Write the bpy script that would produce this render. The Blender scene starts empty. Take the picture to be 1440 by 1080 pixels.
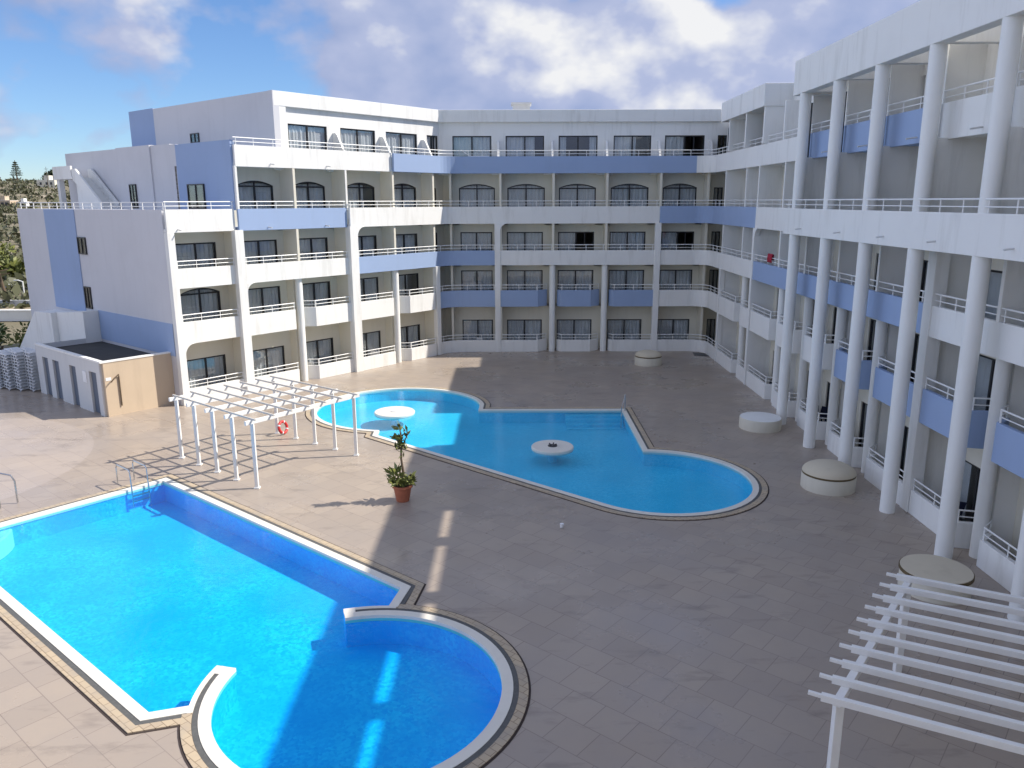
import bpy, bmesh, math, random
from mathutils import Vector, Matrix
from mathutils.geometry import tessellate_polygon
random.seed(7)
R = math.radians
sc = bpy.context.scene
col = sc.collection

# ------------------------------------------------------------------ materials
def new_mat(name):
    m = bpy.data.materials.new(name); m.use_nodes = True
    nt = m.node_tree
    return m, nt, nt.nodes['Principled BSDF'], nt.nodes, nt.links

def N(nodes, t, **kw):
    n = nodes.new(t)
    for k, v in kw.items():
        if k in n.inputs.keys(): n.inputs[k].default_value = v
        else: setattr(n, k, v)
    return n

def mix(nodes, links, fac, a, b, mode='MIX'):
    n = nodes.new('ShaderNodeMix'); n.data_type = 'RGBA'; n.blend_type = mode
    for sock, val in ((n.inputs[0], fac), (n.inputs[6], a), (n.inputs[7], b)):
        if hasattr(val, 'is_linked') or hasattr(val, 'links'): links.new(val, sock)
        elif isinstance(val, (int, float)): sock.default_value = val
        else: sock.default_value = (*val[:3], 1)
    return n.outputs[2]

def ramp(nodes, links, fac, p0, p1, c0=(0, 0, 0), c1=(1, 1, 1)):
    n = nodes.new('ShaderNodeValToRGB')
    n.color_ramp.elements[0].position = p0; n.color_ramp.elements[0].color = (*c0, 1)
    n.color_ramp.elements[1].position = p1; n.color_ramp.elements[1].color = (*c1, 1)
    links.new(fac, n.inputs[0])
    return n.outputs[0]

def obj_coords(nodes, links, scale=(1, 1, 1), rot=(0, 0, 0)):
    g = nodes.new('ShaderNodeNewGeometry')
    mp = nodes.new('ShaderNodeMapping')
    mp.inputs['Scale'].default_value = scale; mp.inputs['Rotation'].default_value = rot
    links.new(g.outputs['Position'], mp.inputs['Vector'])
    return mp.outputs[0]

def noise(nodes, links, vec, scale, detail=5, rough=.55):
    n = nodes.new('ShaderNodeTexNoise')
    n.inputs['Scale'].default_value = scale; n.inputs['Detail'].default_value = detail
    n.inputs['Roughness'].default_value = rough
    links.new(vec, n.inputs['Vector'])
    return n.outputs['Fac']

def bump(nodes, links, h, bsdf, strength=.2, dist=.02):
    b = nodes.new('ShaderNodeBump'); b.inputs['Strength'].default_value = strength
    b.inputs['Distance'].default_value = dist
    links.new(h, b.inputs['Height']); links.new(b.outputs[0], bsdf.inputs['Normal'])

def plaster(name, base, stain, amt=.55, rough=.85):
    m, nt, b, n, l = new_mat(name)
    v = obj_coords(n, l)
    vs = obj_coords(n, l, (1.2, 1.2, .16))          # rain streaks run down the wall
    streak = ramp(n, l, noise(n, l, vs, 1.5, 6, .65), .52, .80)
    blot = ramp(n, l, noise(n, l, v, .35, 7, .6), .48, .78)
    fine = noise(n, l, v, 9, 4)
    c = mix(n, l, blot, base, tuple(x * .93 for x in base))
    st = n.new('ShaderNodeMath'); st.operation = 'MULTIPLY'; st.inputs[1].default_value = amt
    l.new(streak, st.inputs[0])
    c = mix(n, l, st.outputs[0], c, stain)
    spot = ramp(n, l, noise(n, l, v, 2.2, 8, .7), .70, .76)
    sp = n.new('ShaderNodeMath'); sp.operation = 'MULTIPLY'; sp.inputs[1].default_value = amt * .7
    l.new(spot, sp.inputs[0])
    c = mix(n, l, sp.outputs[0], c, tuple(x * .8 for x in stain))
    l.new(c, b.inputs['Base Color']); b.inputs['Roughness'].default_value = rough
    bump(n, l, fine, b, .12, .01)
    return m

def simple(name, base, rough=.6, metal=0., var=.12, scale=6, spec=.5):
    m, nt, b, n, l = new_mat(name)
    v = obj_coords(n, l)
    f = noise(n, l, v, scale, 6)
    c = mix(n, l, f, tuple(x * (1 - var) for x in base), tuple(min(1, x * (1 + var)) for x in base))
    l.new(c, b.inputs['Base Color'])
    b.inputs['Roughness'].default_value = rough; b.inputs['Metallic'].default_value = metal
    b.inputs['Specular IOR Level'].default_value = spec
    return m

M = {}
M['white'] = plaster('white_plaster', (.79, .785, .755), (.56, .55, .51), .75)
M['cream'] = plaster('cream_plaster', (.70, .665, .56), (.55, .515, .43), .45)
M['blue'] = plaster('blue_plaster', (.305, .40, .59), (.27, .35, .50), .4)
M['grey'] = plaster('grey_plaster', (.63, .63, .62), (.46, .46, .46), .5)
M['endwall'] = plaster('shaded_end_wall_plaster', (.60, .60, .625), (.50, .50, .52), .4)  # white plaster greyed, some shade of the end walls put into the colour
M['column'] = plaster('column_paint', (.80, .80, .77), (.62, .61, .57), .35)
M['rail'] = simple('white_rail_paint', (.80, .80, .78), .4, 0, .05)
M['frame'] = simple('dark_window_frame', (.018, .019, .022), .4, 0, .2)
M['curtain'] = simple('net_curtain', (.70, .70, .70), .9, 0, .1, 2)
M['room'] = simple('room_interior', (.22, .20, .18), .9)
M['timber'] = simple('white_timber', (.80, .79, .76), .55, 0, .08, 4)
M['timber_dark'] = simple('weathered_batten', (.55, .52, .47), .7, 0, .25, 5)
M['chrome'] = simple('stainless_steel', (.55, .56, .57), .25, 1., .05)
M['pipe'] = simple('dark_downpipe', (.06, .065, .07), .5)
M['terracotta'] = simple('terracotta', (.40, .13, .07), .8, 0, .2)
M['soil'] = simple('soil', (.06, .045, .03), .95)
M['bark'] = simple('bark', (.12, .085, .055), .9, 0, .3)
M['red'] = simple('red_plastic', (.55, .03, .03), .45)
M['redcloth'] = simple('red_cloth', (.35, .015, .04), .9)
M['navy'] = simple('navy_cloth', (.012, .016, .05), .9)
M['darkgrey'] = simple('dark_plastic', (.05, .05, .055), .5)
M['plastic'] = simple('white_plastic', (.72, .73, .74), .4, 0, .05)
M['roofing'] = simple('dark_roofing_felt', (.045, .045, .043), .9, 0, .5, 1.5)
M['tan'] = plaster('tan_stone_cladding', (.55, .44, .32), (.43, .34, .25), .6)
M['door'] = simple('grey_blue_door', (.10, .125, .17), .5)
M['grate'] = simple('drain_grate', (.10, .10, .095), .7, 0, .4, 14)
M['joint'] = simple('dark_joint', (.05, .035, .03), .9, 0, .3)
M['concrete'] = plaster('painted_concrete', (.62, .58, .48), (.45, .41, .33), .5)
M['domecap'] = plaster('cap_paint', (.60, .53, .40), (.46, .40, .29), .5)
M['brown'] = simple('rusty_band', (.12, .085, .04), .8, 0, .4)
M['paper'] = simple('white_paper', (.8, .8, .8), .7)

def leaf_mat(name, a, b_):
    m, nt, b, n, l = new_mat(name)
    oi = n.new('ShaderNodeNewGeometry')
    v = obj_coords(n, l)
    f = noise(n, l, v, 3.5, 3)
    c = mix(n, l, f, a, b_)
    c = mix(n, l, oi.outputs['Random Per Island'], c, tuple(x * 1.6 for x in b_))
    l.new(c, b.inputs['Base Color']); b.inputs['Roughness'].default_value = .6
    return m
M['leaf'] = leaf_mat('green_leaves', (.035, .06, .018), (.08, .12, .03))
M['leaf_yellow'] = leaf_mat('yellow_green_leaves', (.06, .09, .02), (.13, .14, .035))
M['leaf_dark'] = leaf_mat('dark_leaves', (.02, .035, .018), (.045, .06, .03))
M['leaf_olive'] = leaf_mat('olive_scrub', (.035, .042, .02), (.075, .078, .038))

def schlick(n, l, f0, normal=None):                       # the same from both sides of a thin sheet
    lw = n.new('ShaderNodeLayerWeight'); lw.inputs['Blend'].default_value = .5
    if normal: l.new(normal, lw.inputs['Normal'])
    p_ = n.new('ShaderNodeMath'); p_.operation = 'POWER'; p_.inputs[1].default_value = 5.; l.new(lw.outputs['Facing'], p_.inputs[0])
    m_ = n.new('ShaderNodeMath'); m_.operation = 'MULTIPLY_ADD'; m_.inputs[1].default_value = 1 - f0; m_.inputs[2].default_value = f0
    l.new(p_.outputs[0], m_.inputs[0]); return m_.outputs[0]

# glass: clear sheet that reflects more at grazing angles
def glass_mat():
    m = bpy.data.materials.new('window_glass'); m.use_nodes = True
    nt = m.node_tree; n = nt.nodes; l = nt.links
    n.remove(n['Principled BSDF'])
    out = n['Material Output']
    tr = n.new('ShaderNodeBsdfTransparent'); tr.inputs[0].default_value = (.88, .90, .91, 1)
    gl = n.new('ShaderNodeBsdfGlossy'); gl.inputs['Roughness'].default_value = .015
    gl.inputs[0].default_value = (.9, .95, 1, 1)
    fr = schlick(n, l, .075)
    v = obj_coords(n, l); nz = noise(n, l, v, .9, 2)
    bp = n.new('ShaderNodeBump'); bp.inputs['Strength'].default_value = .04; bp.inputs['Distance'].default_value = .05
    l.new(nz, bp.inputs['Height']); l.new(bp.outputs[0], gl.inputs['Normal'])
    mx = n.new('ShaderNodeMixShader')
    l.new(fr, mx.inputs[0]); l.new(tr.outputs[0], mx.inputs[1]); l.new(gl.outputs[0], mx.inputs[2])
    l.new(mx.outputs[0], out.inputs[0])
    return m
M['glass'] = glass_mat()

def water_mat(name, tint, sc_=5.):
    m = bpy.data.materials.new(name); m.use_nodes = True
    nt = m.node_tree; n = nt.nodes; l = nt.links
    n.remove(n['Principled BSDF'])
    out = n['Material Output']
    tr = n.new('ShaderNodeBsdfTransparent'); tr.inputs[0].default_value = (*tint, 1)
    gl = n.new('ShaderNodeBsdfGlossy'); gl.inputs['Roughness'].default_value = .03
    v = obj_coords(n, l)
    h = noise(n, l, v, sc_, 4, .6)
    h2 = noise(n, l, v, sc_ * .22, 3, .5)
    ad = n.new('ShaderNodeMath'); ad.operation = 'MULTIPLY_ADD'; ad.inputs[1].default_value = .7
    l.new(h2, ad.inputs[0]); l.new(h, ad.inputs[2])
    bp = n.new('ShaderNodeBump'); bp.inputs['Strength'].default_value = .25; bp.inputs['Distance'].default_value = .03
    l.new(ad.outputs[0], bp.inputs['Height']); l.new(bp.outputs[0], gl.inputs['Normal']); fr = schlick(n, l, .02, bp.outputs[0])
    mx = n.new('ShaderNodeMixShader')
    l.new(fr, mx.inputs[0]); l.new(tr.outputs[0], mx.inputs[1]); l.new(gl.outputs[0], mx.inputs[2])
    l.new(mx.outputs[0], out.inputs[0])
    return m

def mosaic(name, a, b_, cell=14.):
    m, nt, b, n, l = new_mat(name)
    v = obj_coords(n, l)
    vo = n.new('ShaderNodeTexVoronoi'); vo.inputs['Scale'].default_value = cell
    l.new(v, vo.inputs['Vector'])
    sep = n.new('ShaderNodeSeparateColor'); l.new(vo.outputs['Color'], sep.inputs[0])
    big = ramp(n, l, noise(n, l, v, .45, 4), .35, .7)
    c = mix(n, l, sep.outputs[0], a, b_)
    c = mix(n, l, big, c, tuple(x * .97 for x in a))
    l.new(c, b.inputs['Base Color']); b.inputs['Roughness'].default_value = .4
    return m

def deck_mat():
    m, nt, b, n, l = new_mat('stone_paving')
    v = obj_coords(n, l, (1, 1, 1), (0, 0, R(40)))
    br = n.new('ShaderNodeTexBrick')
    br.offset = .5; br.inputs['Scale'].default_value = 1.
    br.inputs['Brick Width'].default_value = .8; br.inputs['Row Height'].default_value = .8
    br.inputs['Mortar Size'].default_value = .009; br.inputs['Mortar Smooth'].default_value = .3
    br.inputs['Color1'].default_value = (.40, .33, .262, 1); br.inputs['Color2'].default_value = (.35, .288, .232, 1)
    br.inputs['Mortar'].default_value = (.22, .175, .145, 1)
    l.new(v, br.inputs['Vector'])
    g = obj_coords(n, l)
    c = br.outputs['Color']
    blot = ramp(n, l, noise(n, l, g, .25, 7, .62), .42, .72)
    bm_ = n.new('ShaderNodeMath'); bm_.operation = 'MULTIPLY'; bm_.inputs[1].default_value = .7; l.new(blot, bm_.inputs[0])
    c = mix(n, l, bm_.outputs[0], c, (.315, .272, .24))
    # paler dried-out paving round the pool head, with a curved border
    d = n.new('ShaderNodeVectorMath'); d.operation = 'DISTANCE'; d.inputs[1].default_value = (-24.6, 28.6, 0)
    l.new(g, d.inputs[0])
    lt = n.new('ShaderNodeMath'); lt.operation = 'LESS_THAN'; lt.inputs[1].default_value = 7.6
    l.new(d.outputs['Value'], lt.inputs[0])
    lm = n.new('ShaderNodeMath'); lm.operation = 'MULTIPLY'; lm.inputs[1].default_value = .28
    l.new(lt.outputs[0], lm.inputs[0])
    c = mix(n, l, lm.outputs[0], c, (.50, .43, .385))
    # long dark streaky stains
    gs = obj_coords(n, l, (.5, 1.6, 1))
    st = ramp(n, l, noise(n, l, gs, 1.1, 6, .65), .56, .68)
    sm = n.new('ShaderNodeMath'); sm.operation = 'MULTIPLY'; sm.inputs[1].default_value = .5
    l.new(st, sm.inputs[0])
    c = mix(n, l, sm.outputs[0], c, (.20, .165, .14))
    l.new(c, b.inputs['Base Color'])
    wet = ramp(n, l, noise(n, l, g, .22, 6, .6), .36, .68, (.16, .16, .16), (.62, .62, .62))
    l.new(wet, b.inputs['Roughness'])
    b.inputs['Specular IOR Level'].default_value = .5
    bump(n, l, br.outputs['Fac'], b, -.25, .006)
    return m
M['deck'] = deck_mat()

def tile_band_mat():
    m, nt, b, n, l = new_mat('tan_border_tiles')
    v = obj_coords(n, l, (1, 1, 1), (0, 0, R(40)))
    br = n.new('ShaderNodeTexBrick'); br.offset = .5
    br.inputs['Scale'].default_value = 1; br.inputs['Brick Width'].default_value = .3; br.inputs['Row Height'].default_value = .17
    br.inputs['Mortar Size'].default_value = .008
    br.inputs['Color1'].default_value = (.50, .40, .27, 1); br.inputs['Color2'].default_value = (.43, .345, .245, 1)
    br.inputs['Mortar'].default_value = (.24, .18, .12, 1)
    l.new(v, br.inputs['Vector'])
    g = obj_coords(n, l)
    st = ramp(n, l, noise(n, l, g, 1.6, 6), .5, .75)
    c = mix(n, l, st, br.outputs['Color'], (.36, .31, .25))
    l.new(c, b.inputs['Base Color']); b.inputs['Roughness'].default_value = .7
    return m
M['border'] = tile_band_mat()
M['coping'] = plaster('white_coping', (.73, .695, .615), (.58, .54, .46), .5, .6)

def terrain_mat():
    m, nt, b, n, l = new_mat('dry_hillside')
    g = obj_coords(n, l)
    a = ramp(n, l, noise(n, l, g, .03, 8, .65), .38, .62)
    c = mix(n, l, a, (.10, .095, .05), (.24, .20, .135))
    a2 = ramp(n, l, noise(n, l, g, .12, 6, .6), .55, .66)
    c = mix(n, l, a2, c, (.42, .36, .28))
    l.new(c, b.inputs['Base Color']); b.inputs['Roughness'].default_value = .95
    return m
M['terrain'] = terrain_mat()

# ------------------------------------------------------------------ mesh builder
class Fr:
    """wing frame: a runs along the facade (courtyard on the right), d points to the courtyard"""
    def __init__(s, o, ang):
        s.o = Vector((o[0], o[1])); s.u = Vector((math.sin(ang), math.cos(ang))); s.n = Vector((s.u.y, -s.u.x))
    def p(s, a, d, z=0.):
        q = s.o + s.u * a + s.n * d
        return (q.x, q.y, z)
    def xy(s, a, d): return s.p(a, d)[:2]
W0 = Fr((0, 0), R(90))  # not used for placing, plain world needs no frame

class MB:
    def __init__(s, fr=None): s.v = []; s.f = []; s.fr = fr
    def add(s, vs, fs):
        k = len(s.v)
        s.v += [tuple(x) for x in vs]; s.f += [tuple(i + k for i in f) for f in fs]
    def P(s, a, d, z): return s.fr.p(a, d, z) if s.fr else (a, d, z)
    def box(s, a0, a1, d0, d1, z0, z1):
        vs = [s.P(a, d, z) for z in (z0, z1) for a, d in ((a0, d0), (a1, d0), (a1, d1), (a0, d1))]
        s.add(vs, [(0, 3, 2, 1), (4, 5, 6, 7), (0, 1, 5, 4), (1, 2, 6, 5), (2, 3, 7, 6), (3, 0, 4, 7)])
    def prism(s, poly, z0, z1):                       # poly in plan
        n = len(poly)
        vs = [s.P(x, y, z0) for x, y in poly] + [s.P(x, y, z1) for x, y in poly]
        s.add(vs, [tuple(range(n - 1, -1, -1)), tuple(range(n, 2 * n))] + [(i, (i + 1) % n, n + (i + 1) % n, n + i) for i in range(n)])
    def prism_az(s, poly, d0, d1):                    # poly in elevation (a, z)
        n = len(poly)
        vs = [s.P(a, d0, z) for a, z in poly] + [s.P(a, d1, z) for a, z in poly]
        s.add(vs, [tuple(range(n)), tuple(range(2 * n - 1, n - 1, -1))] + [((i + 1) % n, i, n + i, n + (i + 1) % n) for i in range(n)])
    def prism_dz(s, poly, a0, a1):                    # poly in section (d, z)
        n = len(poly)
        vs = [s.P(a0, d, z) for d, z in poly] + [s.P(a1, d, z) for d, z in poly]
        s.add(vs, [tuple(range(n)), tuple(range(2 * n - 1, n - 1, -1))] + [((i + 1) % n, i, n + i, n + (i + 1) % n) for i in range(n)])
    def tube(s, pts, r, k=8, closed=False, cap=True, r1=None):
        pts = [Vector(p) for p in pts]; n = len(pts); base = len(s.v); rings = []
        for i, p in enumerate(pts):
            if closed: t = (pts[(i + 1) % n] - pts[i - 1])
            else: t = pts[min(i + 1, n - 1)] - pts[max(i - 1, 0)]
            t = t.normalized() if t.length > 1e-9 else Vector((0, 0, 1))
            up = Vector((0, 0, 1)) if abs(t.z) < .95 else Vector((1, 0, 0))
            x = t.cross(up).normalized(); y = x.cross(t).normalized()
            rr = r if r1 is None else r + (r1 - r) * i / (n - 1)
            rings.append([p + (x * math.cos(q) + y * math.sin(q)) * rr for q in (2 * math.pi * j / k for j in range(k))])
        vs = [v for rg in rings for v in rg]; fs = []
        for i in range(n if closed else n - 1):
            a, b = i * k, ((i + 1) % n) * k
            fs += [(a + j, a + (j + 1) % k, b + (j + 1) % k, b + j) for j in range(k)]
        if cap and not closed: fs += [tuple(range(k - 1, -1, -1)), tuple(range((n - 1) * k, n * k))]
        s.add(vs, fs)
    def bar(s, p, q, w, h):                            # rectangular bar p->q, h along z
        p, q = Vector(p), Vector(q); t = (q - p).normalized()
        up = Vector((0, 0, 1)) if abs(t.z) < .95 else Vector((0, 1, 0))
        x = t.cross(up).normalized() * w / 2; y = x.cross(t).normalized() * h / 2
        vs = [e + sx * x + sy * y for e in (p, q) for sx, sy in ((-1, -1), (1, -1), (1, 1), (-1, 1))]
        s.add(vs, [(0, 3, 2, 1), (4, 5, 6, 7), (0, 1, 5, 4), (1, 2, 6, 5), (2, 3, 7, 6), (3, 0, 4, 7)])
    def lathe(s, c, prof, k=32):
        n = len(prof); vs = []
        for r, z in prof: vs += [(c[0] + r * math.cos(2 * math.pi * j / k), c[1] + r * math.sin(2 * math.pi * j / k), c[2] + z) for j in range(k)]
        fs = [(i * k + j, i * k + (j + 1) % k, (i + 1) * k + (j + 1) % k, (i + 1) * k + j) for i in range(n - 1) for j in range(k)]
        fs += [tuple(range(k - 1, -1, -1)), tuple(range((n - 1) * k, n * k))]
        s.add(vs, fs)
    def band(s, pts, o0, o1, z0, z1, closed=False):    # strip along a plan polyline, offsets to the right of travel
        A = offset(pts, o0, closed); B = offset(pts, o1, closed); n = len(pts)
        vs = [(*A[i], z) for z in (z0, z1) for i in range(n)] + [(*B[i], z) for z in (z0, z1) for i in range(n)]
        a0, a1, b0, b1 = 0, n, 2 * n, 3 * n; fs = []
        for i in range(n if closed else n - 1):
            j = (i + 1) % n
            fs += [(a1 + i, a1 + j, b1 + j, b1 + i), (a0 + j, a0 + i, b0 + i, b0 + j), (a0 + i, a0 + j, a1 + j, a1 + i), (b0 + j, b0 + i, b1 + i, b1 + j)]
        if not closed: fs += [(a0, a1, b1, b0), (a0 + n - 1, b0 + n - 1, b1 + n - 1, a1 + n - 1)]
        s.add(vs, fs)
    def build(s, name, mat, parent=None, smooth=False, recalc=True, bevel=0):
        me = bpy.data.meshes.new(name); me.from_pydata(s.v, [], s.f)
        if recalc:
            bm = bmesh.new(); bm.from_mesh(me); bmesh.ops.recalc_face_normals(bm, faces=bm.faces); bm.to_mesh(me); bm.free()
        o = bpy.data.objects.new(name, me); col.objects.link(o)
        for mm in (mat if isinstance(mat, list) else [mat]): me.materials.append(mm)
        if parent: adopt(o, parent)
        if smooth:
            for p in me.polygons: p.use_smooth = True
            me.set_sharp_from_angle(angle=R(40))
        if bevel:
            md = o.modifiers.new('bevel', 'BEVEL'); md.width = bevel; md.segments = 2; md.limit_method = 'ANGLE'; md.angle_limit = R(50)
        return o

ROOTLOC = {}
def adopt(o, parent):
    o.parent = parent
    o.matrix_parent_inverse = Matrix.Translation(-world_loc(parent))
def world_loc(o):
    v = Vector((0, 0, 0))
    while o:
        v += o.location
        if o.parent: v += o.matrix_parent_inverse.translation
        o = o.parent
    return v

def offset(pts, off, closed=False):
    n = len(pts); P = [Vector(p) for p in pts]; out = []
    for i in range(n):
        if closed: d0 = P[i] - P[i - 1]; d1 = P[(i + 1) % n] - P[i]
        else:
            d0 = P[i] - P[i - 1] if i > 0 else P[1] - P[0]
            d1 = P[i + 1] - P[i] if i < n - 1 else P[i] - P[i - 1]
        d0.normalize(); d1.normalize()
        n0 = Vector((d0.y, -d0.x)); n1 = Vector((d1.y, -d1.x))
        m = n0 + n1
        if m.length < 1e-6: m = n0
        m.normalize(); c = max(.35, m.dot(n0))
        q = P[i] + m * (off / c)
        out.append((q.x, q.y))
    return out

def tag(o, label=None, cat=None, group=None, kind=None):
    if label: o['label'] = label
    if cat: o['category'] = cat
    if group: o['group'] = group
    if kind: o['kind'] = kind
    return o
def thing(name, label, cat, loc=(0, 0, 0), group=None):
    o = bpy.data.objects.new(name, None); col.objects.link(o); o.location = loc; o.empty_display_size = .3
    return tag(o, label, cat, group)
def duplicate(root, loc, rot=None, label=None):
    r = root.copy(); col.objects.link(r); r.location = loc
    if rot is not None: r.rotation_euler = (0, 0, rot)
    if label: r['label'] = label
    for ch in list(root.children):
        c = ch.copy(); col.objects.link(c); c.parent = r
        for g in list(ch.children):
            d = g.copy(); col.objects.link(d); d.parent = c
    return r

# ------------------------------------------------------------------ the hotel
LW = Fr((0, 0), R(40)); LW.o = LW.n * -37.3           # left wing, facade along 40 degrees
BW = Fr((0, 52.7), R(90))                             # back wing, facade along +x
RW = Fr((13.0, 0), R(180))                            # right wing, facade along -y (a = -y)
ZB = [0.0, 3.08, 5.85, 8.56, 11.76]                   # underside of each balcony front
ZT = [0.80, 4.18, 6.82, 9.66, 12.82]                  # top of each balcony front
ZF = [0.02, 3.28, 5.98, 8.74, 11.98]                  # floors
HEAD = [2.03, 5.42, 7.98, 10.86, 14.16]               # window heads
REAR = -1.25
hotel = thing('hotel_building', 'white and pale blue hotel with stacked balconies wrapping round the pool courtyard', 'building', (0, 53, 0))

def railing(bal, pts, zt, h=.36):
    m = MB(); q = offset(pts, -.07)
    for z, r in ((zt + h, .026), (zt + h * .45, .018)):
        m.tube([(x, y, z) for x, y in q], r, 6)
    for i in range(len(q) - 1):
        a, b = Vector(q[i]), Vector(q[i + 1]); L = (b - a).length
        if L < .5: continue
        k = max(1, round(L / 1.15))
        for j in range(k + 1):
            p = a.lerp(b, min(.985, max(.015, j / k)))
            m.tube([(p.x, p.y, zt - .01), (p.x, p.y, zt + h)], .021, 6)
    m.build('railing', M['rail'], bal)

def balcony(pts, lv, colour='white', label=None, slab=True, zt=None, zb=None, rail=True, sl_in=1.3):
    zb = ZB[lv] if zb is None else zb; zt = ZT[lv] if zt is None else zt
    m = MB(); m.band(pts, -.15, 0, zb, zt)
    if slab and lv > 0: m.band(pts, -sl_in, -.14, zb + .03, ZF[lv] - .006)
    o = m.build('balcony', M[colour], hotel, bevel=.012)
    if label: o['label'] = label
    if rail: railing(o, pts, zt)
    return o

def wall_open(m, fr, a0, a1, d, th, z0, z1, ops):
    """wall strip from a0 to a1 with openings (left, right, head, rise) that reach the floor"""
    m.fr = fr; x = a0
    for (l_, r_, h, rise) in sorted(ops):
        if l_ > x: m.box(x, l_, d - th, d, z0, z1)
        if rise:
            k = 10; arc = [(l_ + (r_ - l_) * i / k, h + rise * (1 - (2 * i / k - 1) ** 2)) for i in range(k + 1)]
            for i in range(k):
                m.prism_az([arc[i], arc[i + 1], (arc[i + 1][0], z1), (arc[i][0], z1)], d - th, d)
        else: m.box(l_, r_, d - th, d, h, z1)
        x = r_
    if x < a1: m.box(x, a1, d - th, d, z0, z1)

def window(fr, l_, r_, z0, h, d, rise=0., style=None, label=None):
    style = style if style is not None else random.choice([0, 0, 0, 1, 1, 2, 3])
    w = .075; m = MB(fr); f0, f1 = d - .14, d - .05
    m.box(l_, l_ + w, f0, f1, z0, h); m.box(r_ - w, r_, f0, f1, z0, h)
    m.box(l_ + w, r_ - w, f0, f1, h - w, h); m.box(l_ + w, r_ - w, f0, f1, z0, z0 + w * .7)
    c = (l_ + r_) / 2; m.box(c - w * .6, c + w * .6, f0 + .004, f1 - .004, z0 + w * .7, h - w)
    if rise:
        k = 10; arc = [(l_ + (r_ - l_) * i / k, h + rise * (1 - (2 * i / k - 1) ** 2)) for i in range(k + 1)]
        for i in range(k):
            (x0, y0), (x1, y1) = arc[i], arc[i + 1]
            m.prism_az([(x0, max(h, y0 - .07)), (x1, max(h, y1 - .07)), (x1, y1), (x0, y0)], f0, f1)
        m.box(c - .03, c + .03, f0 + .004, f1 - .004, h, h + rise - .05)
    if l_ + .2 < r_ and style == 3:                     # one leaf slid behind the other
        m.box(c + (r_ - c) * .45, c + (r_ - c) * .45 + w, f0 - .05, f0, z0 + w * .7, h - w)
    o = m.build('window', M['frame'], hotel)
    if label: o['label'] = label
    elif rise: o['label'] = 'sliding window with a low arched fanlight'
    g = MB(fr)
    if style == 3: g.box(l_ + w, c, d - .10, d - .092, z0 + w * .7, h - w)
    else: g.box(l_ + w, r_ - w, d - .10, d - .092, z0 + w * .7, h - w)
    if rise:
        k = 10; arc = [(l_ + (r_ - l_) * i / k, h + rise * (1 - (2 * i / k - 1) ** 2) - .03) for i in range(k + 1)]
        g.prism_az([(l_ + .1, h)] + [q for q in arc[1:-1]] + [(r_ - .1, h)], d - .10, d - .092)
    g.build('pane', M['glass'], o)
    spans = {0: [(l_, r_)], 1: [(l_, l_ + (r_ - l_) * random.uniform(.6, .8))], 2: [(l_, l_ + (r_ - l_) * .22), (r_ - (r_ - l_) * .22, r_)],
             3: [(l_, c)]}[style]
    cu = MB(); ph = random.uniform(0, 6)
    for (x0, x1) in spans:
        k = max(8, int((x1 - x0) / .05)); row = []
        for i in range(k + 1):
            a = x0 + .05 + (x1 - x0 - .1) * i / k
            row.append((a, d - .21 - .035 * math.sin(a * 26 + ph) - .02 * math.sin(a * 11 + ph * 2)))
        vs = [fr.p(a, dd, z) for z in (z0 + .03, h + rise * .6 - .04) for a, dd in row]
        cu.add(vs, [(i, i + 1, k + 2 + i, k + 1 + i) for i in range(k)])
    cu.build('curtain', M['curtain'], o, smooth=True)
    return o

def shell(fr, a0, a1, lines, lv, d, ops, mat='cream', z1=None, sidewall=True):
    """rooms of one storey: rear wall with openings, dark room box behind it"""
    z0 = ZF[lv]; z1 = z1 if z1 else (ZB[lv + 1] + .06 if lv < 4 else 15.0)
    m = MB(); wall_open(m, fr, a0, a1, d, .22, z0 - .3 if lv else -.1, z1, ops)
    o = m.build('wall', M[mat], hotel)
    r = MB(fr)
    r.box(a0, a1, d - 4.6, d - .225, z0 - .16, z0 - .012)        # floor
    r.box(a0, a1, d - 4.6, d - .225, z1 - .05, z1 + .12)         # ceiling
    r.box(a0, a1, d - 4.8, d - 4.6, z0 - .16, z1 + .12)          # back of the rooms
    for x in lines: r.box(x - .07, x + .07, d - 4.59, d - .228, z0 - .011, z1 - .052)
    r.build('room', M['room'], hotel)
    return o

def partition(fr, a, d0, d1, z0, z1, mat='white', th=.15):
    m = MB(fr); m.box(a - th / 2, a + th / 2, d0, d1, z0, z1)
    m.build('partition', M[mat], hotel, bevel=.01)

def round_col(x, y, z0, z1, r):
    m = MB(); m.lathe((x, y, 0), [(r, z0), (r, z1)], 28)
    m.build('column', M['column'], hotel, smooth=True)

def pilaster(fr, a0, a1, d0, d1, z0, z1, fillets=()):
    m = MB(fr); m.box(a0, a1, d0, d1, z0, z1)
    for (side, zt, r) in fillets:                          # quarter-round haunch under a balcony front
        k = 8; pts = []
        for i in range(k + 1):
            q = math.pi / 2 * i / k
            pts.append((r - r * math.sin(q), -r + r * math.cos(q)))
        x = a1 if side > 0 else a0
        poly = [(x, zt), (x, zt - r)] + [(x + side * (r - r * math.cos(math.pi / 2 * i / k)), zt - r + r * math.sin(math.pi / 2 * i / k)) for i in range(1, k + 1)]
        m.prism_az(poly, d1 - .26, d1 - .004)
    m.build('pilaster', M['white'], hotel, bevel=.015)

# ---- massing behind the rooms
MBW = None
def mass(pts_fr, mat, name='wall', label=None):
    m = MB(); fr, boxes = pts_fr; m.fr = fr
    for b in boxes: m.box(*b)
    o = m.build(name, M[mat], hotel)
    if label: o['label'] = label
    return o

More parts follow.
